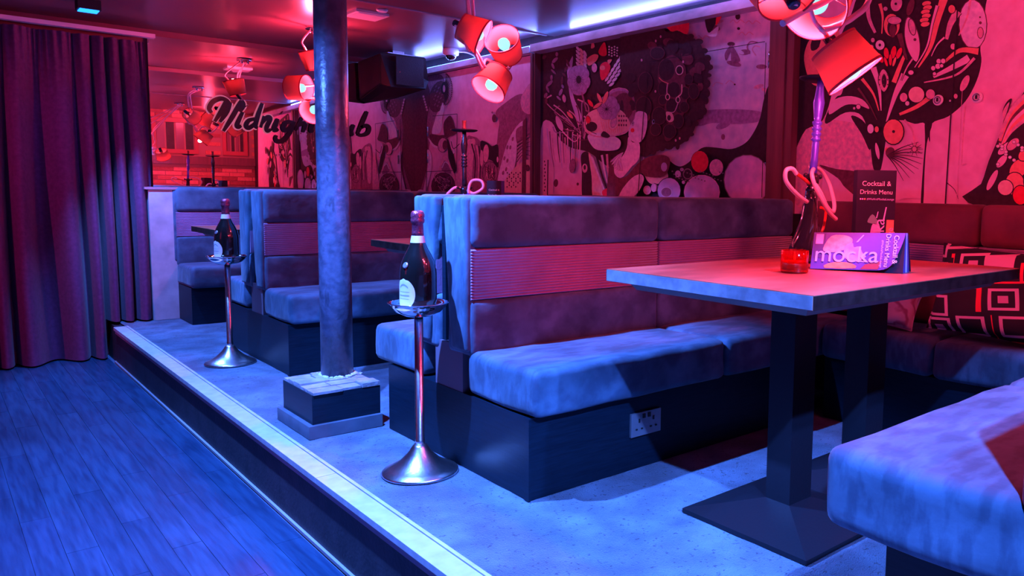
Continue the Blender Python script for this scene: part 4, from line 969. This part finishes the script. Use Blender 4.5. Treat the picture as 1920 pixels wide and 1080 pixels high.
# ================================================================== CEILING FIXTURES
t = thing('stage_light', 'small blue glowing stage light on the ceiling above the curtain', 'light', (.85, 6.1, ZC + .03))
bm = bm_new(); box(bm, .79, 6.04, 2.075, .91, 6.16, 2.134); obj('housing', bm, blackplastic, t, bevel=.004)
for k in range(2):
    bm = bm_new(); box(bm, .80, 6.045 + k * .055, 2.068, .90, 6.09 + k * .055, 2.0745); obj('led_bar', bm, led_blue, t)
for (x, y, lb) in ((.66, 0.0, 'blue stage light on the ceiling above the camera side of the aisle'), (1.60, .1, 'blue stage light on the ceiling over the near banquette'), (.62, 2.9, 'blue stage light on the ceiling above the dance floor')):
    t = thing('stage_light', lb, 'light', (x, y, ZC)); bm = bm_new(); box(bm, x - .06, y - .06, ZC - .030, x + .06, y + .06, ZC); obj('housing', bm, blackplastic, t, bevel=.004)
t = thing('panel_light', 'small square ceiling panel right of the iron column top', 'light', (2.2, 5.15, ZC + .035))
bm = bm_new(); box(bm, 2.11, 5.02, ZC + .018, 2.33, 5.24, ZC + .035); obj('frame', bm, whiteplastic, t, bevel=.003)
bm = bm_new(); box(bm, 2.13, 5.04, ZC + .014, 2.31, 5.22, ZC + .018); obj('diffuser', bm, mat('opal_panel', (.8, .7, .75), .3), t)
t = thing('smoke_detector', 'tiny round detector on the ceiling beside the panel light', 'detector', (2.22, 4.95, ZC + .035))
bm = bm_new(); lathe(bm, [(.028, -.014), (.034, -.008), (.036, 0)], (2.24, 4.93, ZC + .035), 24); obj('body', bm, whiteplastic, t)
# dome camera
dc = Vector((3.24, 5.86, ZC + .035)); t = thing('dome_camera', 'white dome security camera on the ceiling beside the speaker', 'camera', dc)
bm = bm_new(); lathe(bm, [(.045, -.055), (.062, -.048), (.066, -.02), (.062, 0)], dc, 32); obj('housing', bm, whiteplastic, t)
bm = bm_new(); sphere(bm, dc + Vector((0, 0, -.052)), .043, 24, 14, .9, True); obj('dark_dome', bm, glass_dark, t)
bm = bm_new(); tube(bm, [dc + Vector((.05, -.03, -.02)), dc + Vector((.10, -.10, -.03)), dc + Vector((.15, -.15, -.07)), dc + Vector((.16, -.16, -.12))], .006); obj('cable', bm, whiteplastic, t)
# speaker
sp = thing('wall_speaker', 'big black speaker cabinet hung in the corner above the mirror', 'speaker', (2.92, 6.05, 1.80))
bm = bm_new()
front = [(2.80, 6.22, 2.085), (3.17, 6.15, 2.09), (3.22, 6.2, 1.90), (3.17, 6.15, 1.825), (2.86, 6.15, 1.815), (2.80, 6.22, 1.84)]
back_ = [(2.86, 6.80, 2.085), (3.20, 6.80, 2.09), (3.26, 6.80, 1.90), (3.20, 6.80, 1.80), (2.93, 6.80, 1.735), (2.87, 6.80, 1.76)]
A_ = [bm.verts.new(p) for p in front]; B_ = [bm.verts.new(p) for p in back_]
bm.faces.new(A_[::-1]); bm.faces.new(B_)
for k in range(6): bm.faces.new((A_[k], A_[(k + 1) % 6], B_[(k + 1) % 6], B_[k]))
bmesh.ops.recalc_face_normals(bm, faces=bm.faces); obj('cabinet', bm, blackplastic, sp, bevel=.008)
bm = bm_new(); box(bm, 2.90, 6.135, 1.84, 3.14, 6.145, 2.07); obj('grille', bm, mat('speaker_grille', (.02, .02, .024), .7, bump=(300, .6)), sp, bevel=.003)
bm = bm_new(); box(bm, 2.86, 6.20, 2.092, 3.16, 6.5, 2.099); box(bm, 2.95, 6.3, 2.099, 3.05, 6.4, ZC + .035); obj('bracket', bm, steel, sp)
bm = bm_new(); lathe(bm, [(.004, 0), (.004, .004)], (2.93, 6.135, 1.94), 10, (0, -1, 0)); obj('red_indicator', bm, mat('dim_red', (.5, .05, .05), .4), sp)

# ================================================================== HOOKAHS
def hookah(base, h, lean, stem_m, label, hose_fn, tray_r=.072):
    base = Vector(base); ax = Vector(lean).normalized() if lean else Vector((0, 0, 1))
    t = thing('hookah', label, 'hookah', base, 'tall hookah pipes on the tables')
    k = h / .60
    # fluted vase
    bm = bm_new(); n = 36; u = ax.cross(Vector((0, 1, 0))).normalized(); v = ax.cross(u); rings = []
    for r_, z_, fl in ((.044, 0, 0), (.056, .006, .3), (.060, .025, 1), (.056, .05, 1), (.044, .085, 1), (.033, .12, .8), (.026, .16, .5), (.022, .20, .2), (.021, .235, 0)):
        rings.append([bm.verts.new(base + ax * z_ * k + (u * math.cos(2 * PI * (i / n) + z_ * 6) + v * math.sin(2 * PI * (i / n) + z_ * 6)) * k * r_ * (1 + .05 * fl * math.cos(12 * 2 * PI * i / n))) for i in range(n)])
    for A_, B_ in zip(rings, rings[1:]):
        for i in range(n): bm.faces.new((A_[i], A_[(i + 1) % n], B_[(i + 1) % n], B_[i])).smooth = True
    bm.faces.new(rings[0][::-1]); bm.faces.new(rings[-1]); obj('glass_vase', bm, vase_m, t)
    bm = bm_new(); lathe(bm, [(.020 * k, .232 * k), (.021 * k, .245 * k), (.016 * k, .25 * k), (.021 * k, .262 * k), (.022 * k, .285 * k), (.013 * k, .295 * k)], base, 24, ax); obj('collar', bm, darkchrome, t)
    for s in (-1, 1):
        bm = bm_new(); d = (u * .9 * s + ax * .4).normalized(); p0 = base + ax * .272 * k; tube(bm, [p0 + u * s * .012 * k, p0 + u * s * .012 * k + d * .030 * k], .006 * k, 10, 0); sphere(bm, p0 + u * s * .012 * k + d * .032 * k, .008 * k, 12, 8); obj('hose_port', bm, darkchrome, t)
    bm = bm_new()
    pr_ = [(.013, .29), (.0125, .34), (.012, .345), (.012, .395), (.011, .40)]
    for q in range(4): pr_ += [(.016, .402 + q * .018), (.0165, .408 + q * .018), (.0115, .413 + q * .018)]
    pr_ += [(.014, .48), (.019, .525), (.0155, .545), (.012, .575), (.011, .60)]
    lathe(bm, [(a * k, b * k) for a, b in pr_], base, 24, ax); obj('stem', bm, stem_m, t)
    bm = bm_new(); lathe(bm, [(.010 * k, .597 * k), (tray_r * .8, .596 * k), (tray_r, .602 * k), (tray_r, .606 * k), (tray_r * .8, .604 * k), (.01 * k, .612 * k)], base, 40, ax); obj('ash_tray', bm, blackmetal, t)
    bm = bm_new(); lathe(bm, [(.009 * k, .608 * k), (.012 * k, .615 * k), (.010 * k, .62 * k), (.011 * k, .65 * k), (.013 * k, .655 * k)], base, 20, ax); obj('bowl', bm, mat('clay_bowl', (.2, .06, .06), .5), t)
    hose_fn(t, base, ax, k)
    return t
def hose1(t, b, ax, k):
    f = lambda x, y, d=0: onp(1450 + x / 4.5, 300 + y / 4.5, 1, b.y + d)
    bm = bm_new(); tube(bm, [f(195, 118, -.03), f(160, 75, -.03), f(110, 85, -.03), f(100, 150, -.03), f(130, 215, -.03), f(210, 300, -.02), f(300, 365, 0)], .0066 * 1.1, 12); obj('hose', bm, hose_m, t)
    bm = bm_new(); tube(bm, [f(300, 195, -.01), f(245, 150, -.025), f(190, 110, -.03)], .0062, 12, 4); obj('red_handle', bm, redclear, t)
    bm = bm_new(); tube(bm, [f(530, 500, -.05), f(470, 440, -.05), f(400, 320, -.05), f(345, 200, -.045), f(325, 110, -.03), f(355, 68, .0), f(410, 100, .03), f(470, 200, .03), f(500, 300, .01), f(515, 390, -.02), f(500, 440, -.03), f(450, 390, -.035), f(400, 280, -.035), f(350, 200, -.02), f(330, 180, 0)], .0072, 12); obj('hose', bm, hose_m, t)
    bm = bm_new(); tube(bm, [f(400, 400, .01), f(440, 430, .01), f(430, 540, .01), f(405, 620, .01)], .005, 10, 4); obj('red_tube', bm, redclear, t)
    bm = bm_new(); tube(bm, [f(302, 150, 0), f(305, 15, 0)], .0012, 6, 0); obj('coal_tongs', bm, chrome, t)
def hose_generic(t, b, ax, k):
    p = b + ax * .27 * k
    R2, D2_ = RIGHT, DOWN
    q = lambda r_, d, f_=0: p + RIGHT * r_ * k + DOWN * d * k + FWD * f_ * k
    bm = bm_new(); tube(bm, [q(-.02, -.01, -.01), q(-.05, -.01, -.03), q(-.10, .04, -.03), q(-.13, .10, -.02), q(-.10, .15, 0), q(-.04, .14, .03), q(.03, .05, .04), q(.04, .02, .02)], .008 * k, 10); obj('hose', bm, hose_m, t)
    bm = bm_new(); tube(bm, [q(.02, .0, -.01), q(.06, .02, -.03), q(.11, -.01, -.03), q(.10, -.05, -.03), q(.05, -.05, -.03), q(.03, .0, -.03), q(.04, .08, -.03)], .008 * k, 10); obj('hose', bm, hose_m, t)
    bm = bm_new(); tube(bm, [q(.03, .02, -.03), q(.02, .06, -.035)], .0095 * k, 10, 0); obj('purple_clip', bm, purple_m, t)
top1 = onp(1538, 163, 1, 1.575)
HB = Vector((onp(1511, 490, 1, 1.59).x, 1.59, TZ + .003))
hookah(HB, .62, (top1 - HB), purple_m, 'hookah with purple stem and pink hose on the front table', hose1)
hookah((onp(871, 400, 1, 3.82).x, 3.82, T2 + .001), .585, None, darkchrome, 'black hookah on the second table, beside a small menu', hose_generic)

# ================================================================== MENUS
card_m = mat('black_card', (.02, .016, .03), .35, noise=(8, (.03, .02, .05), .2))
purplecard = mat('purple_card', (.08, .06, .34), .35, noise=(6, (.12, .08, .44), .2))
white_ink = mat('white_ink', (.85, .80, .88), .5)
lilac_ink = mat('lilac_ink', (.62, .55, 1.0), .5)
orange_ink = mat('orange_print', (.85, .25, .12), .5, noise=(30, (.95, .45, .25), .2)); peach_ink = mat('peach_print', (.80, .50, .48), .6, noise=(60, (.55, .3, .35), .15)); violet_ink = mat('violet_print', (.45, .25, .8), .5, noise=(40, (.7, .5, .9), .2)); navy_ink = mat('navy_print', (.06, .05, .25), .5)
def facet(name, pts, o, X, Y, N, lvl, m, parent, smooth=3):
    bm = bm_new(); P = crom([Vector((*p, 0)) for p in pts], smooth, True) if smooth else [Vector((*p, 0)) for p in pts]
    f = bm.faces.new([bm.verts.new(o + X * p.x + Y * p.y + N * (.0003 + lvl * .0002)) for p in P]); bmesh.ops.triangulate(bm, faces=[f]); bmesh.ops.recalc_face_normals(bm, faces=bm.faces); return obj(name, bm, m, parent)
# standing trifold menu (height .30)
def standing_menu(p, X, hgt, wid, label, full=True):
    X = Vector(X).normalized(); p = Vector(p); Z = Vector((0, 0, 1)); N = X.cross(Z).normalized()   # N faces the camera
    if N.dot(CAM - p) < 0: N = -N
    t = thing('drinks_menu', label, 'menu', p, 'cocktail and drinks menus')
    bm = bm_new(); th = .0015
    a, b, c, d = p, p + X * wid, p + X * wid - N * .05 + X * .006, p - N * .05
    def slab(q, r_, nm, m):
        bm = bm_new(); n_ = (r_ - q).cross(Z).normalized() * th
        vs = [bm.verts.new(v) for v in (q, r_, r_ + Z * hgt, q + Z * hgt, q + n_, r_ + n_, r_ + n_ + Z * hgt, q + n_ + Z * hgt)]
        for qd in ((0, 1, 2, 3), (7, 6, 5, 4), (0, 4, 5, 1), (1, 5, 6, 2), (2, 6, 7, 3), (3, 7, 4, 0)): bm.faces.new([vs[i] for i in qd])
        bmesh.ops.recalc_face_normals(bm, faces=bm.faces)
        return obj(nm, bm, m, t)
    front = slab(a, b, 'front_cover', card_m); slab(b, c, 'side_leaf', purplecard if not full else card_m); slab(a, d, 'back_leaf', card_m); slab(d, c, 'inner_leaf', card_m)
    s = min(hgt / .30, wid / .128); o = p + N * .0018
    put_text('title', 'Cocktail &', .0225 * s, white_ink, front, o + X * wid * .5 + Z * hgt * .83 + N * .0006, X, Z, 'CENTER'); put_text('title', 'Drinks Menu', .0208 * s, white_ink, front, o + X * wid * .5 + Z * hgt * .74 + N * .0006, X, Z, 'CENTER')
    put_text('hashtag', '#WeAreMockaLounge', .0098 * s, lilac_ink, front, o + X * wid * .26 + Z * hgt * .675 + N * .0006, X, Z)
    for k in range(3): facet('icon', [(wid * (.10 + k * .055) + .003 * math.cos(q * PI / 4) * s, hgt * .685 + .003 * s * math.sin(q * PI / 4)) for q in range(8)], o, X, Z, N, 1, lilac_ink if k < 2 else orange_ink, front, 0)
    if full:
        w_, h_ = wid, hgt
        P = lambda *q: [(x * w_, y * h_) for x, y in q]
        facet('print', P((.02, .02), (.98, .02), (.98, .14), (.02, .12)), o, X, Z, N, 1, mat('maroon_print', (.25, .05, .08), .5), front, 0)
        facet('print', P((.78, .18), (.99, .18), (.99, .46), (.80, .46)), o, X, Z, N, 2, orange_ink, front, 0)
        facet('print', P((.15, .20), (.35, .16), (.45, .26), (.32, .30), (.2, .28)), o, X, Z, N, 2, peach_ink, front)
        facet('print', P((.36, .12), (.60, .10), (.66, .24), (.62, .40), (.45, .42), (.38, .30)), o, X, Z, N, 3, violet_ink, front)
        facet('print', P((.30, .44), (.42, .52), (.55, .46), (.56, .41), (.40, .42)), o, X, Z, N, 3, mat('teal_print', (.2, .35, .35), .5), front)
        facet('print', P((.70, .46), (.74, .46), (.79, .60), (.76, .60)), o, X, Z, N, 3, lilac_ink, front, 0); facet('print', P((.52, .48), (.55, .48), (.58, .55), (.56, .55)), o, X, Z, N, 3, lilac_ink, front, 0)
        put_text('wordmark', 'mocka', .053 * s, lilac_ink, front, o + X * wid * .74 + Z * hgt * .01 + N * .0024, Z, -X)
        put_text('wordmark', 'lounge', .028 * s, lilac_ink, front, o + X * wid * .97 + Z * hgt * .13 + N * .0026, Z, -X)
    return t
ms = onp(1618, 470, 1, 1.50)
standing_menu((2.415, 1.512, TZ + .001), RIGHT * 1 + Vector((0, 0, -RIGHT.z)), .322, .136, 'tall black drinks menu standing upright on the front table')
standing_menu((onp(913, 360, 1, 3.70).x, 3.70, T2 + .001), RIGHT + Vector((0, 0, -RIGHT.z)), 0.318, .078, 'small black drinks menu standing on the second table', False)
# folded menu lying on its side as a tent, cover towards the camera
t = thing('folded_menu', 'purple drinks menu lying on its side like a tent on the front table', 'menu', (2.12, 1.30, TZ), 'cocktail and drinks menus')
pa = onp(1532, 496, 2, TZ + .012); pb = onp(1668, 505, 2, TZ + .02)     # lower edge of the cover
pa = Vector((2.035, 1.430, TZ + .002)); pb = Vector((2.145, 1.175, TZ + .010))
X = (pb - pa); LEN = X.length; X.normalize(); Nn = Vector((-X.y, X.x, 0)); 
if Nn.dot(CAM - pa) < 0: Nn = -Nn
HT = .112; Y = (Vector((0, 0, 1)) * HT - Nn * .045); WID = Y.length; Y.normalize(); N = X.cross(Y).normalized()
if N.dot(CAM - pa) < 0: N = -N
bm = bm_new(); th = .0012
# cover with a curled lower right corner
nu, nv = 16, 8; gr = []
for i in range(nu + 1):
    rr = []
    for j in range(nv + 1):
        u_, v_ = i / nu, j / nv
        cu = max(0, (u_ - .72) / .28) ** 2 * (1 - v_) ** 1.3
        rr.append(bm.verts.new(pa + X * (LEN * (u_ - .10 * cu)) + Y * WID * (v_ + .22 * cu) + N * .004 * cu))
    gr.append(rr)
for i in range(nu):
    for j in range(nv): bm.faces.new((gr[i][j], gr[i + 1][j], gr[i + 1][j + 1], gr[i][j + 1])).smooth = True
cv = obj('cover', bm, purplecard, t)
ridge0, ridge1 = pa + Y * WID, pa + Y * WID + X * LEN
for k, (bx, m) in enumerate(((.012, card_m), (.035, purplecard), (.055, mat('pale_page', (.55, .6, .85), .5)), (.072, purplecard), (.092, card_m))):
    bm = bm_new(); q0 = pa - Nn * bx; q1 = q0 + X * (LEN + .004 * k); q0.z = q1.z = TZ + .001
    vs = [bm.verts.new(v) for v in (q0, q1, ridge1 + X * .002 * k, ridge0)]; vs2 = [bm.verts.new(v.co - Nn * .001) for v in vs]
    bm.faces.new(vs); bm.faces.new(vs2[::-1])
    for q in range(4): bm.faces.new((vs[q], vs2[q], vs2[(q + 1) % 4], vs[(q + 1) % 4]))
    obj('page', bm, m, t)
F_ = lambda *q: [(x * LEN, y * WID) for x, y in q]
o = pa + N * .0006
facet('print', F_((.02, .30), (.14, .30), (.14, .97), (.02, .97)), o, X, Y, N, 0, navy_ink, cv, 0)
facet('print', F_((.12, .55), (.20, .90), (.36, .92), (.44, .80), (.40, .60), (.30, .48), (.18, .46)), o, X, Y, N, 1, peach_ink, cv)
facet('print', F_((.36, .60), (.44, .72), (.46, .60), (.52, .62), (.56, .45), (.60, .35), (.50, .22), (.38, .30)), o, X, Y, N, 2, violet_ink, cv)
facet('print', F_((.16, .03), (.20, .16), (.34, .20), (.46, .16), (.50, .04)), o, X, Y, N, 2, orange_ink, cv, 2)
facet('print', F_((.48, .74), (.55, .94), (.56, .93), (.50, .74)), o, X, Y, N, 3, lilac_ink, cv, 0); facet('print', F_((.50, .26), (.62, .22), (.62, .20), (.50, .22)), o, X, Y, N, 3, lilac_ink, cv, 0)
facet('print', F_((.03, .68), (.115, .68), (.115, .95), (.03, .95)), o, X, Y, N, 4, violet_ink, cv, 0)
facet('print', F_((.55, .02), (.74, .02), (.78, .25), (.60, .15)), o, X, Y, N, 1, mat('maroon_print', (.25, .05, .08), .5), cv, 0)
put_text('wordmark', 'mocka', .074, lilac_ink, cv, o + X * LEN * .03 + Y * WID * .20 + N * .0024, X, Y)
put_text('title', 'Cocktail &', .0215, white_ink, cv, o + X * LEN * .885 + Y * WID * .93 + N * .0036, -Y, X); put_text('title', 'Drinks Menu', .0205, white_ink, cv, o + X * LEN * .80 + Y * WID * .97 + N * .0024, -Y, X)
put_text('hashtag', '#WeAreMockaLounge', .0095, lilac_ink, cv, o + X * LEN * .755 + Y * WID * .80 + N * .0012, -Y, X)

# candle
cc = Vector((1.905, 1.395, TZ + .001)); t = thing('candle_holder', 'small red glass candle holder glowing on the front table', 'candle', cc)
def glass_red():
    m = bpy.data.materials.new('red_glass'); m.use_nodes = True; nt = m.node_tree; nt.nodes.clear()
    o_ = nt.nodes.new('ShaderNodeOutputMaterial'); tr = nt.nodes.new('ShaderNodeBsdfTransparent'); gl = nt.nodes.new('ShaderNodeBsdfGlossy'); tl = nt.nodes.new('ShaderNodeBsdfTranslucent'); m1_ = nt.nodes.new('ShaderNodeMixShader'); m2_ = nt.nodes.new('ShaderNodeMixShader')
    tr.inputs[0].default_value = (.85, .03, .03, 1); gl.inputs['Roughness'].default_value = .06; tl.inputs[0].default_value = (.9, .03, .03, 1)
    m1_.inputs[0].default_value = .12; m2_.inputs[0].default_value = .08
    nt.links.new(tr.outputs[0], m1_.inputs[1]); nt.links.new(tl.outputs[0], m1_.inputs[2]); nt.links.new(m1_.outputs[0], m2_.inputs[1]); nt.links.new(gl.outputs[0], m2_.inputs[2]); nt.links.new(m2_.outputs[0], o_.inputs[0]); return m
bm = bm_new(); lathe(bm, [(.038, 0), (.041, .003), (.0415, .066), (.0385, .067), (.038, .008), (.001, .007)], cc, 40, cap=False); obj('glass_cup', bm, glass_red(), t)
bm = bm_new(); lathe(bm, [(.037, .0085), (.037, .034), (.001, .033)], cc, 32); obj('wax', bm, mat('dark_red_wax', (.25, .01, .015), .5), t)
bm = bm_new(); lathe(bm, [(.019, .034), (.020, .0355), (.001, .0352)], cc, 24); obj('tealight', bm, mat('pale_wax', (.85, .5, .4), .5), t)
bm = bm_new(); lathe(bm, [(.0008, .036), (.0035, .042), (.0028, .050), (.0004, .060)], cc, 12, cap=False); obj('flame', bm, emis('flame', (1, .55, .25), 14), t)
l = bpy.data.lights.new('candle_light', 'POINT'); l.energy = .12; l.color = (1, .25, .06); l.shadow_soft_size = .004; lo = bpy.data.objects.new('candle_light', l); C.objects.link(lo); lo.parent = t; lo.location = (0, 0, .056)

# ================================================================== SCATTER CUSHIONS
def cushion_mat(name, geo):
    m = bpy.data.materials.new(name); m.use_nodes = True; nt = m.node_tree; b = nt.nodes['Principled BSDF']; b.inputs['Roughness'].default_value = .75
    tc = nt.nodes.new('ShaderNodeTexCoord'); r = nt.nodes.new('ShaderNodeValToRGB'); r.color_ramp.interpolation = 'CONSTANT' if geo else 'LINEAR'
    if geo:
        mp = nt.nodes.new('ShaderNodeMapping'); mp.inputs['Scale'].default_value = (.01, 1, 1.35); mp.inputs['Rotation'].default_value = (.12, 0, 0); nt.links.new(tc.outputs['Object'], mp.inputs[0])
        v = nt.nodes.new('ShaderNodeTexVoronoi'); v.distance = 'CHEBYCHEV'; v.inputs['Scale'].default_value = 6.5; v.inputs['Randomness'].default_value = .7; nt.links.new(mp.outputs[0], v.inputs['Vector'])
        e = r.color_ramp.elements; e[0].position = 0; e[0].color = (.70, .30, .42, 1); e[1].position = .12; e[1].color = (.008, .006, .01, 1)
        for p, c in ((.27, (.75, .38, .48, 1)), (.36, (.008, .006, .01, 1)), (.52, (.85, .02, .05, 1)), (.60, (.008, .006, .01, 1))):
            q = e.new(p); q.color = c
        nt.links.new(v.outputs['Distance'], r.inputs[0])
    else:
        n = nt.nodes.new('ShaderNodeTexWave'); n.inputs['Scale'].default_value = 7; n.inputs['Distortion'].default_value = 9; n.inputs['Detail'].default_value = 3; nt.links.new(tc.outputs['Object'], n.inputs['Vector'])
        e = r.color_ramp.elements; e[0].position = 0; e[0].color = (.45, .12, .18, 1); e[1].position = .25; e[1].color = (.82, .5, .55, 1); nt.links.new(n.outputs[0], r.inputs[0])
    nt.links.new(r.outputs[0], b.inputs['Base Color']); return m
def pillow(cen, wy, hz, th, tilt, label, m, yaw=0, roll=0):
    t = thing('scatter_cushion', label, 'cushion', (cen[0] , cen[1], .436))
    bm = bm_new(); N_ = 22; front, back = [], []
    M = Matrix.Translation(Vector(cen)) @ Matrix.Rotation(yaw, 4, 'Z') @ Matrix.Rotation(roll, 4, 'X') @ Matrix.Rotation(tilt, 4, 'Y')
    for side, st in ((-1, front), (1, back)):
        for i in range(N_ + 1):
            rr = []
            for j in range(N_ + 1):
                a, b = i / N_ * 2 - 1, j / N_ * 2 - 1
                f_ = (max(0, 1 - a ** 4) * max(0, 1 - b ** 4)) ** .55
                pin = 1 - .07 * (1 - b * b) * abs(a) ** 3; pin2 = 1 - .07 * (1 - a * a) * abs(b) ** 3
                rr.append(bm.verts.new(M @ Vector((side * (th / 2) * f_ + .004 * math.sin(a * 7 + b * 5) * f_, a * wy / 2 * pin, b * hz / 2 * pin2))))
            st.append(rr)
    for st, fl in ((front, 1), (back, 0)):
        for i in range(N_):
            for j in range(N_):
                q = (st[i][j], st[i + 1][j], st[i + 1][j + 1], st[i][j + 1]); bm.faces.new(q if fl else q[::-1]).smooth = True
    bmesh.ops.remove_doubles(bm, verts=bm.verts, dist=.0002); bmesh.ops.recalc_face_normals(bm, faces=bm.faces)
    c_ = obj('cover', bm, m, t)
    bm = bm_new(); pts = [M @ Vector((0, a * wy / 2 * (1 - .07 * (1 - b * b) * abs(a) ** 3), b * hz / 2 * (1 - .07 * (1 - a * a) * abs(b) ** 3))) for a, b in ([(-1 + k / 6, -1) for k in range(12)] + [(1, -1 + k / 6) for k in range(12)] + [(1 - k / 6, 1) for k in range(12)] + [(-1, 1 - k / 6) for k in range(13)])]
    tube(bm, pts, .003, 6, 0); obj('piping', bm, m, c_)
pillow((3.08, 1.30, .625), .46, .36, .14, .26, 'black cushion with pink and red block pattern on the wall bench', cushion_mat('block_pattern_fabric', True), .05, .05)
pillow((3.05, 1.74, .535), .30, .19, .09, .45, 'pink veined cushion on the wall bench behind the table post', cushion_mat('veined_pink_fabric', False), .0, .06)
